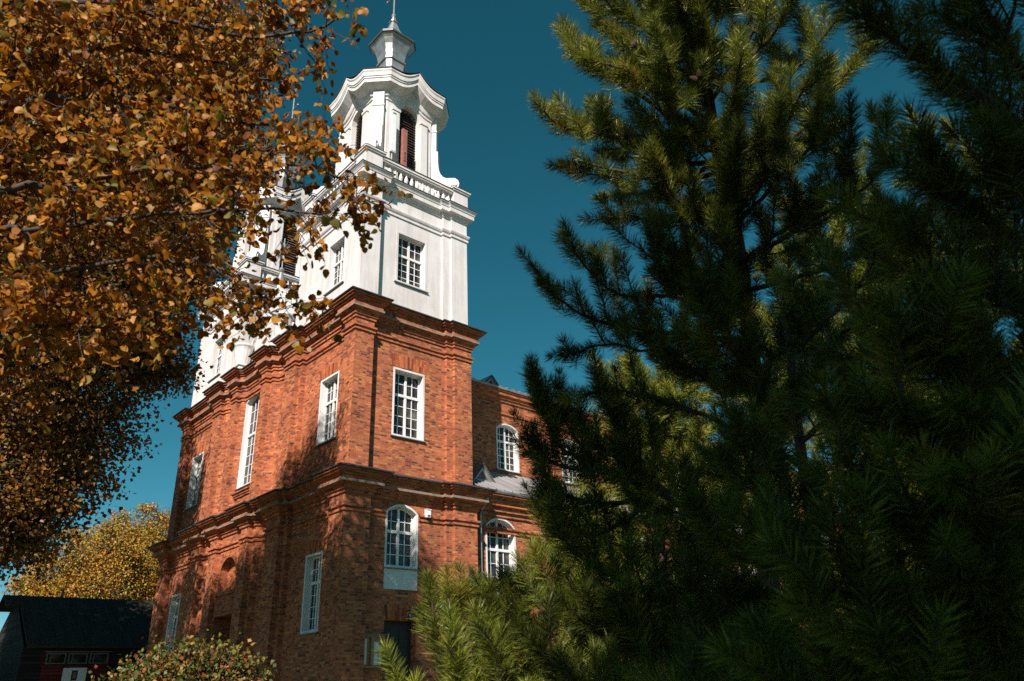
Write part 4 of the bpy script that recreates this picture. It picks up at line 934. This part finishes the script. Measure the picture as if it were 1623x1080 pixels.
# ------------------------------------------------------------------ pines
def shoot_templates(rng, n=8, needles=150, L=.30, ln=.105, w=.0026):
    T = []
    for k in range(n):
        m_ = needles; t = np.sort(rng.uniform(0, 1, m_)) ** .8; z = t * L; th = rng.uniform(0, 2 * math.pi, m_)
        ang = np.radians(62 - 16 * t - (t > .9) * rng.uniform(0, 38, m_) + rng.normal(0, 7, m_)); l = ln * rng.uniform(.72, 1.12, m_) * (1 - .15 * (t > .9))
        d = np.stack([np.cos(th) * np.sin(ang), np.sin(th) * np.sin(ang), np.cos(ang)], 1)
        p = np.stack([.004 * np.cos(th), .004 * np.sin(th), z], 1); s = unit(np.cross(d, rng.normal(0, 1, (m_, 3)))) * w / 2
        bow = unit(np.cross(s, d)) * (rng.normal(0, .045, m_) * l)[:, None]
        mid = p + d * (l * .55)[:, None] + bow; tip = p + d * l[:, None] + bow * .4 - np.array([0, 0, 0])
        V = np.stack([p - s * .8, p + s * .8, mid + s, mid - s, tip], 1).reshape(-1, 3); i = np.arange(m_) * 5
        F = np.concatenate([np.stack([i, i + 1, i + 2], 1), np.stack([i, i + 2, i + 3], 1), np.stack([i + 3, i + 2, i + 4], 1)])
        T.append((V, F, np.tile(rng.uniform(0, 1, m_), 3)))
    return T
class Shoots:
    def __init__(s): s.q = []
    def add(s, p, d, scale, tone): s.q.append((p, unit(np.array(d, float)), scale, tone))
    def build(s, name, parent, base, T, rng):
        Vs, Fs, Rs, n = [], [], [], 0
        for p, d, sc, tone in s.q:
            V, F, R = T[rng.integers(len(T))]; a = rng.uniform(0, 6.283); x = unit(np.cross(d, rng.normal(0, 1, 3))); y = np.cross(d, x)
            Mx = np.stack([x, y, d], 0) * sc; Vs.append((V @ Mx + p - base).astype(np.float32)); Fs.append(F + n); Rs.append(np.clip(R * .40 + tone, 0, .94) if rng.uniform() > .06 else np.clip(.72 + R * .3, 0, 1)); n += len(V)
        return np_mesh(name, np.vstack(Vs), np.vstack(Fs), M['needle'], parent, np.concatenate(Rs))
def pine_limb(rng, Wd, Sh, pts, r0, r1=.006, sub=.16, sublen=(.3, .7), sc=1.0, tone=(.15, .5), start=.2, up=.75, side=None, clothe=.5):
    """a limb with side branches that turn up and end in needle shoots"""
    P = smooth_path(pts, .08); P = P + rng.normal(0, .006, P.shape); Wd.tube(P, r0, r1, 7)
    cum = np.r_[0, np.cumsum(np.linalg.norm(np.diff(P, axis=0), axis=1))]; s = start * cum[-1]
    def leader(B, L):
        d = unit(B[-1] - B[-2]); tn = rng.uniform(*tone); Sh.add(B[-1] - d * .20 * sc, d, sc * rng.uniform(.85, 1.15), tn)
        if L > .38: i = len(B) // 2; Sh.add(B[i], unit(B[i + 1] - B[i]), sc * rng.uniform(.8, 1.0), tn)
    while s < cum[-1]:
        i = min(np.searchsorted(cum, s, side='right') - 1, len(P) - 2); d = unit(P[i + 1] - P[i]); t = s / cum[-1]
        u = rng.normal(0, 1, 3); u = unit(u - d * (u @ d)); L = rng.uniform(*sublen) * (1.1 - .5 * t)
        B = wiggle(rng, P[i], d * .75 + u * .8 + np.array([0, 0, up * .4]), L, 6, .18, up * .22); Wd.tube(B, .0075, .0035, 5); leader(B, L)
        for k in range(int(L / .17)):
            j = rng.integers(1, 5); v = unit(rng.normal(0, 1, 3)); bd = unit(B[j + 1] - B[j]); l2 = rng.uniform(.12, .28) * max(.7, sc)
            C = wiggle(rng, B[j], bd * .8 + v * .7 + np.array([0, 0, up * .4]), l2, 3, .12, up * .2); Wd.tube(C, .0045, .003, 4); leader(C, l2)
        s += sub * rng.uniform(.6, 1.4)
    leader(P[-3:], .5)
    k = int(len(P) * (1 - clothe))
    for i in range(k, len(P) - 3, 3): Sh.add(P[i], unit(P[i + 2] - P[i]), sc * .95, rng.uniform(*tone))
def add_cones(rng, t, base, spots):
    for p in spots:
        mb = MB(); d = unit(rng.normal(0, 1, 3)); 
        mb.lathe((0, 0, 0), [(.001, -.030), (.014, -.024), (.019, -.008), (.016, .010), (.009, .024), (.001, .032)], 9, smooth=False)
        o = mb.build('pine_cone', M['cone'], t, tuple(np.array(p) - base)); o.rotation_euler = tuple(rng.uniform(-1, 1, 3))
SHOOT_RNG = np.random.default_rng(77)
T_NEAR = shoot_templates(SHOOT_RNG, 8, 230, .23, .088, .0032)
T_FAR = shoot_templates(SHOOT_RNG, 6, 120, .28, .088, .0050)
A = lambda *q: [at(*p) for p in q]
PINES = 'pines in front of the church'
def pine(label, base, limbs, seed, trunk=None, T=None, extra=None, cones=(), r=.09):
    rng = np.random.default_rng(seed); base = np.array(base, float); t = empty('pine_tree', base, label, 'tree', PINES); Wd, Sh = Wood(), Shoots()
    if trunk is not None: Wd.tube(smooth_path([base] + list(trunk), .15), r, .02, 10)
    for pts, kw in limbs: pine_limb(rng, Wd, Sh, pts, **kw)
    Wd.build('trunk', M['pinebark'], t, base); Sh.build('crown', t, base, T or T_NEAR, rng)
    add_cones(rng, t, base, cones)

    return t
def fan_limbs(rng, axis, n, reach, kw, lift=.35, tmin=.1, spread=None):
    """limbs all round an upright axis, shorter towards its top"""
    P = smooth_path(axis, .1); out = []
    for k in range(n):
        t = tmin + (1 - tmin) * (k + rng.uniform(0, 1)) / n; i = min(int(t * (len(P) - 1)), len(P) - 2); a = rng.uniform(0, 6.283) if spread is None else rng.uniform(*spread)
        L = reach * (1.08 - .8 * t) * rng.uniform(.75, 1.2); d = np.array([math.cos(a), math.sin(a), lift * rng.uniform(.5, 1.4)])
        q = P[i]; out.append(([q, q + d * L * .5 + np.array([0, 0, -.03 * L]), q + d * L + np.array([0, 0, .10 * L])], dict(kw, r0=.022 * (1.2 - t))))
    return out
def build_pines():
    rng = np.random.default_rng(21)
    # 1: the young sunlit pine low in the middle, in front of the side door
    b = at(735, 1180, 4.6); b = np.array([b[0], b[1], 0]); ax = [b, at(745, 1150, 4.6), at(752, 1000, 4.6), at(748, 905, 4.6)]
    L = [(A((735, 1180, 4.6), (705, 1080, 4.4), (692, 1010, 4.3), (685, 950, 4.25)), dict(r0=.018, sub=.13, sublen=(.10, .20), tone=(.28, .55), start=.3)),  # raised needle tone on this pine paints its sunlight into the colour
         (A((735, 1180, 4.6), (660, 1130, 4.3), (645, 1110, 4.1), (630, 1080, 4.05)), dict(r0=.014, sub=.2, sublen=(.06, .12), tone=(.28, .55), start=.4)),
         (A((745, 1150, 4.6), (728, 1050, 4.5), (714, 980, 4.45), (710, 940, 4.45)), dict(r0=.016, sub=.11, sublen=(.12, .26), tone=(.28, .55), start=.2)),
         (A((760, 1150, 4.6), (770, 1050, 4.5), (772, 985, 4.45), (770, 945, 4.45)), dict(r0=.016, sub=.11, sublen=(.12, .26), tone=(.28, .55), start=.2)),
         (A((750, 1100, 4.6), (745, 1020, 4.5), (740, 975, 4.5), (738, 940, 4.5)), dict(r0=.018, sub=.12, sublen=(.14, .30), tone=(.28, .55), start=.2)),
         (A((770, 1160, 4.7), (790, 1050, 4.7), (800, 985, 4.7), (806, 925, 4.7)), dict(r0=.018, sub=.11, sublen=(.18, .36), tone=(.28, .55), start=.15)),
         (A((790, 1160, 4.8), (850, 1050, 4.8), (868, 980, 4.8), (880, 915, 4.8)), dict(r0=.018, sub=.11, sublen=(.18, .36), tone=(.28, .55), start=.15)),
         (A((735, 1180, 4.4), (715, 1120, 4.1), (720, 1060, 4.0), (725, 1010, 4.0)), dict(r0=.014, sub=.12, sublen=(.10, .2), tone=(.28, .55), start=.3)),
         (A((800, 1200, 4.4), (800, 1120, 4.2), (790, 1060, 4.1), (770, 1010, 4.1)), dict(r0=.014, sub=.12, sublen=(.16, .30), tone=(.1, .4), start=.2))]
    L += fan_limbs(np.random.default_rng(61), [b, at(790, 1150, 4.7), at(795, 1030, 4.7), at(795, 965, 4.7)], 24, .40, dict(sub=.12, sublen=(.14, .32), tone=(.25, .55), start=.2), .9, .25)
    pine('young sunlit pine with upright yellow-green shoots in front of the side door', b, L, 31, trunk=ax[1:], r=.045)
    # 2: the tall pine whose top is lit at the upper middle
    base = at(1230, 1150, 6.2); base[2] = 0
    tr = [at(1225, 1000, 6.1), at(1205, 700, 5.9), at(1175, 420, 5.7), at(1130, 200, 5.7), at(1100, -60, 5.9), at(1090, -260, 6.2)]
    lit = (.30, .58); dk = (.10, .42)  # needle tones: sunlight put into the colour of lit limbs, shade into dark ones
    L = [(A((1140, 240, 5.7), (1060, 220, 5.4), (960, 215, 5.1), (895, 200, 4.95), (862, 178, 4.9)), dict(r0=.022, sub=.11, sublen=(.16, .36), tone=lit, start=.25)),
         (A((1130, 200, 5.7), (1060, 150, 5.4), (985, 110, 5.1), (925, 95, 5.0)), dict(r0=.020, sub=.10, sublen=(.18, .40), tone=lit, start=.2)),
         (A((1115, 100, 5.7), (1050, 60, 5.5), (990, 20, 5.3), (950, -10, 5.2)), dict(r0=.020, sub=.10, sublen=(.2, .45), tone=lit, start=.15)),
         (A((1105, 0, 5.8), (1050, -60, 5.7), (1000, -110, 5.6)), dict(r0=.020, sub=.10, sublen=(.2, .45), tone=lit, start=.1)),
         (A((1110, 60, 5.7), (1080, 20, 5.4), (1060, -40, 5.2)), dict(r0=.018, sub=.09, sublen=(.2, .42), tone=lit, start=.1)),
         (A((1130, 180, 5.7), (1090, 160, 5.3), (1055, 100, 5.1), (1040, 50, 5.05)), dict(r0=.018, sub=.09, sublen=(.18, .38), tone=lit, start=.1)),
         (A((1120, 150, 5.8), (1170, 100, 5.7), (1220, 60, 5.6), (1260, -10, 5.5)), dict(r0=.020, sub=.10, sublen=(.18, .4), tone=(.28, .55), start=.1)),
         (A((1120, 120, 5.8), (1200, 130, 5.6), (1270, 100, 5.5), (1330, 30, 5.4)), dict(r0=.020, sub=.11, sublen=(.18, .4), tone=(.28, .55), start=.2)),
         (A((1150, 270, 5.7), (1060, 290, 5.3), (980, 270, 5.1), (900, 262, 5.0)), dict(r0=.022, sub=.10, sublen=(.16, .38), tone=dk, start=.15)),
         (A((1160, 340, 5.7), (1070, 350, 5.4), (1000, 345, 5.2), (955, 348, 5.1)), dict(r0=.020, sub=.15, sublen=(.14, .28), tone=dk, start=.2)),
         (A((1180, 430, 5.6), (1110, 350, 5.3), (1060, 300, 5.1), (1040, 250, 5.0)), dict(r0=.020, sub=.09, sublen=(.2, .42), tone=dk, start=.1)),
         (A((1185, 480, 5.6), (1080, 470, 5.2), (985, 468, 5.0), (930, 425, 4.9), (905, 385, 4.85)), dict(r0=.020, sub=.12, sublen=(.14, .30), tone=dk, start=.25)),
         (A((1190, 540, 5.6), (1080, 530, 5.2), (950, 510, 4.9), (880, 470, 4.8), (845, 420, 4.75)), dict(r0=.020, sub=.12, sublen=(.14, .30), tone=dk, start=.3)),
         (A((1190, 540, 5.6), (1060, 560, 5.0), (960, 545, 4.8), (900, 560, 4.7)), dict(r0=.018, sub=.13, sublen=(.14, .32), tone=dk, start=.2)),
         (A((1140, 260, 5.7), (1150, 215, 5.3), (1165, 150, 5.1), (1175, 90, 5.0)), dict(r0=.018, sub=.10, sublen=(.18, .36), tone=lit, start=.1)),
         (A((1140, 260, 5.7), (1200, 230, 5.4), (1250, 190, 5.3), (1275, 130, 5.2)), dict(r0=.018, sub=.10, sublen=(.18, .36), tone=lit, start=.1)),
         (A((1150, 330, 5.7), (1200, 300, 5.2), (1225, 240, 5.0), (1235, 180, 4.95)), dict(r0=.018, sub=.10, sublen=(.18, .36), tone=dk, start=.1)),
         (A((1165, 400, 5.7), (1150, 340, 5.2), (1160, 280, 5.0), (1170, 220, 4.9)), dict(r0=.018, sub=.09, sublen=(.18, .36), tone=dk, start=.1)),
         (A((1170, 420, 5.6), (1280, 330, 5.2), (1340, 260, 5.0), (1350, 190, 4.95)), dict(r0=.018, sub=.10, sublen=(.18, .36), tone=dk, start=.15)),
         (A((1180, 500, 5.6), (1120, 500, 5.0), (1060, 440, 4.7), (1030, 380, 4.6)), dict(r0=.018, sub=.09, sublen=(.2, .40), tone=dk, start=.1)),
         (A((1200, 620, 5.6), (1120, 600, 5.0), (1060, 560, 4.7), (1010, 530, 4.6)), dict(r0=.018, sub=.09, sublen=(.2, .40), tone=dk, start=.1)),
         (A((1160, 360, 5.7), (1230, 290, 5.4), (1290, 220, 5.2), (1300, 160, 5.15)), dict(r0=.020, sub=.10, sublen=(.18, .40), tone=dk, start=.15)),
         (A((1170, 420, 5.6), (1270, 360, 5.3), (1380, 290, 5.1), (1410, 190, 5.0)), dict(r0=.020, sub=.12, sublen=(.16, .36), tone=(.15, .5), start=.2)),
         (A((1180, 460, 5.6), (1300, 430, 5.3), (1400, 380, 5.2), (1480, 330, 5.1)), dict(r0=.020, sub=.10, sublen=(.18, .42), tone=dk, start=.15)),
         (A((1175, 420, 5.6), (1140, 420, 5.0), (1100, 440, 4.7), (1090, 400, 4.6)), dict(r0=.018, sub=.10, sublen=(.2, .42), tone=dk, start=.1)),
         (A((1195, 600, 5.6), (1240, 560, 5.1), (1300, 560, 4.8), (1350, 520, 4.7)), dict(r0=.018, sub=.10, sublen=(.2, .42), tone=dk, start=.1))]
    r2 = np.random.default_rng(62); axt = smooth_path(tr, .15)
    hi = [p for p in axt if p[2] > 4.6]; lo = [p for p in axt if 2.6 < p[2] <= 4.7]
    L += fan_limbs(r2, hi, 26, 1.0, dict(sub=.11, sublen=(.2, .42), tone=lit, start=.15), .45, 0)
    L += fan_limbs(r2, lo, 9, .9, dict(sub=.11, sublen=(.2, .42), tone=dk, start=.15), .4, 0)
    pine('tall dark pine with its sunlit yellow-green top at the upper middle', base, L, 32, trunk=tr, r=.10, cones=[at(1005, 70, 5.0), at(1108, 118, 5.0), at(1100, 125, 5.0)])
    # 3: the dark branch that crosses the nave, with upright shoots
    base = at(1330, 1180, 5.0); base[2] = 0
    tr = [at(1320, 1050, 4.9), at(1290, 850, 4.7), at(1265, 680, 4.6), at(1250, 520, 4.6)]
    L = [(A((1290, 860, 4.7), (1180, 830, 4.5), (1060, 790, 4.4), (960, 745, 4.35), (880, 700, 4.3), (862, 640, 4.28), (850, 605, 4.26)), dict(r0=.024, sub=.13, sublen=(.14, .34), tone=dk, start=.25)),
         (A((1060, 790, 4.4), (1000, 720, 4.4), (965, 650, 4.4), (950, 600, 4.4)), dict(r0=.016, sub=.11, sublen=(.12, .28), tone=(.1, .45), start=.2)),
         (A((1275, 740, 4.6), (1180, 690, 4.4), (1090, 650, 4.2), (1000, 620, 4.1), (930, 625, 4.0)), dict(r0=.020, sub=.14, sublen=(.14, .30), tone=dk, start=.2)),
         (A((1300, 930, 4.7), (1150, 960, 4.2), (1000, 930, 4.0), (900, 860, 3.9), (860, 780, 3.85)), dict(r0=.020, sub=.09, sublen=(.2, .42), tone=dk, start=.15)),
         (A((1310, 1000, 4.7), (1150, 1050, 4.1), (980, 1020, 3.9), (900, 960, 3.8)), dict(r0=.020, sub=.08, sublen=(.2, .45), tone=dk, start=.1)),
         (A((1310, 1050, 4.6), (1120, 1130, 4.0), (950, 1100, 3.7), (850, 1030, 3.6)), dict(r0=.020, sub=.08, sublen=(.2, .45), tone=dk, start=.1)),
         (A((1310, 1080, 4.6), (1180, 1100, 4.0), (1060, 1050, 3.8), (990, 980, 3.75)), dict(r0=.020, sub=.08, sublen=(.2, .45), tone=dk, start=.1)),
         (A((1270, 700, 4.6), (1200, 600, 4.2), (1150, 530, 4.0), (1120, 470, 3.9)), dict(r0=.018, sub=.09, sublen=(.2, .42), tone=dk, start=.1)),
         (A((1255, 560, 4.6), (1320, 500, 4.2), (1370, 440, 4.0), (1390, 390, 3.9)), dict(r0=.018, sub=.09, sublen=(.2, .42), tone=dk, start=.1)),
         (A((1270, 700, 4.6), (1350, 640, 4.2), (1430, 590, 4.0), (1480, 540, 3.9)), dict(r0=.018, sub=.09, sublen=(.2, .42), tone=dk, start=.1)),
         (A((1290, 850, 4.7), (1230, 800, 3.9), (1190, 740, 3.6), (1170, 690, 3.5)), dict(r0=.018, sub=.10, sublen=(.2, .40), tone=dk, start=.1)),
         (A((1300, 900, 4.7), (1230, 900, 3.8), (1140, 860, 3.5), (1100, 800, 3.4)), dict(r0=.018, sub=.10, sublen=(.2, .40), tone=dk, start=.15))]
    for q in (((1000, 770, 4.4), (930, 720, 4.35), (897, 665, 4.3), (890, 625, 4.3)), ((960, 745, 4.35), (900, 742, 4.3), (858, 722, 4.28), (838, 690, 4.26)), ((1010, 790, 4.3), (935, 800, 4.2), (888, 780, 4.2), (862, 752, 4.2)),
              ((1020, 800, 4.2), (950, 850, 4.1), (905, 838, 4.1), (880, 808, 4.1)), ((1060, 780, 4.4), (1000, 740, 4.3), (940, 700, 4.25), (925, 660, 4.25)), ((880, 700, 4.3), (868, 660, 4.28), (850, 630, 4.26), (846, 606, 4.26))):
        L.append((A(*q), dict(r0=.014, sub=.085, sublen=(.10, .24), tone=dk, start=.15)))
    pine('dark shaded pine with one long branch and upright shoots across the nave wall', base, L, 33, trunk=tr, r=.075, cones=[at(1085, 815, 4.0)])
    # 4: the nearest pine, dark along the right edge
    base = at(1700, 1300, 3.4); base[2] = 0
    tr = [at(1690, 1080, 3.3), at(1660, 800, 3.2), at(1640, 500, 3.2), at(1640, 200, 3.4), at(1650, -150, 3.8)]
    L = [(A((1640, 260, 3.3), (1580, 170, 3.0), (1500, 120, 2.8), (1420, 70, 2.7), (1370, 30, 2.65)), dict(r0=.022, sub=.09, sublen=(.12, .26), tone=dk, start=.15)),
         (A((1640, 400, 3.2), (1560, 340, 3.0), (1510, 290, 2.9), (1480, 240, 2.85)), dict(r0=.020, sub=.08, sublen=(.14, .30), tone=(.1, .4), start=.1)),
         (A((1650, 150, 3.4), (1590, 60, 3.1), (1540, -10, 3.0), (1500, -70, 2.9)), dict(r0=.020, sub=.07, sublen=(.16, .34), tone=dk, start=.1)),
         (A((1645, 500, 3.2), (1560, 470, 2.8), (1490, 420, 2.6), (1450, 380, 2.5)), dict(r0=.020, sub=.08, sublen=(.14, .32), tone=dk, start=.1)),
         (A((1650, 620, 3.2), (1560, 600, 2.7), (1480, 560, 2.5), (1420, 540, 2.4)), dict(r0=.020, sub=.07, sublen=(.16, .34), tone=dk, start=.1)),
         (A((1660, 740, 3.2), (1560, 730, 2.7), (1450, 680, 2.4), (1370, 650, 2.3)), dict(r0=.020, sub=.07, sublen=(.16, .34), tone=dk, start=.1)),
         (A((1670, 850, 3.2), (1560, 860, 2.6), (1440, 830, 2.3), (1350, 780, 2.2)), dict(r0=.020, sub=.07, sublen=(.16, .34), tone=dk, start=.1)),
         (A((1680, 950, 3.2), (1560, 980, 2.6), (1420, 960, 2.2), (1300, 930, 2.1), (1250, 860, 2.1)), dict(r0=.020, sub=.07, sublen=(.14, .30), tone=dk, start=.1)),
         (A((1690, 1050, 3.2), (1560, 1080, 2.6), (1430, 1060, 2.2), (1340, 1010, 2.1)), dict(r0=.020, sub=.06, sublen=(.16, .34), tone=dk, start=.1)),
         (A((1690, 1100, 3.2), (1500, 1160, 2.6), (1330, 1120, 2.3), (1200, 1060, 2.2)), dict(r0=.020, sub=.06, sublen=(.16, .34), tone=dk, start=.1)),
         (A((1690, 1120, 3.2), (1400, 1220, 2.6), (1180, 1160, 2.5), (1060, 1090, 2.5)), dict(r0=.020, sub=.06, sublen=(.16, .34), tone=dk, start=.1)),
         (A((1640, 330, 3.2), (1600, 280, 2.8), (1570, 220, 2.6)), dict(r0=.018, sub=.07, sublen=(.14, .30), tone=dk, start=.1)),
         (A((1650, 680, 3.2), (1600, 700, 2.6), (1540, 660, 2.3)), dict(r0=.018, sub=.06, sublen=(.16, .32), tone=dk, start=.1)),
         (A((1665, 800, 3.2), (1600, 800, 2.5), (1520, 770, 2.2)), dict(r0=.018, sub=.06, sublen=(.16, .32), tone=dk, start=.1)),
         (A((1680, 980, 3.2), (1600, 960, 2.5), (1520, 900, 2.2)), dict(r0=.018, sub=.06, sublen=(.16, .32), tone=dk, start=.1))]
    pine('nearest pine, almost black in the shade along the right edge', base, L, 34, trunk=tr, r=.07, cones=[])
    # 5, 6: sunlit pines farther back, seen through the gaps
    for k, (px, d, top, reach, label) in enumerate(((1045, 9.0, 610, 1.7, 'bushy sunlit pine beside the nave wall, seen behind the dark branch'), (1330, 10.5, 330, 2.4, 'sunlit pine farther back whose bright needles show through the dark boughs'), (935, 7.4, 835, 1.0, 'small sunlit pine between the side door pine and the nave windows'), (1560, 11.5, 250, 2.6, 'rearmost sunlit pine glimpsed between the dark boughs near the right edge'))):
        b = at(px, 1130, d); b[2] = 0; tp = at(px - 5, top, d * 1.06); ax = [b, b * .5 + tp * .5 + np.array([.05, .05, 0]), tp]
        kw = dict(sub=.22, sublen=(.3, .6), tone=(.28, .55), start=.2, sc=1.25)  # same raised tone: these needles are coloured brighter to look sunlit
        pine(label, b, fan_limbs(np.random.default_rng(40 + k), ax, (85, 75, 48, 75)[k], reach, kw), 41 + k, trunk=ax[1:], r=.08, T=T_FAR)
build_pines()
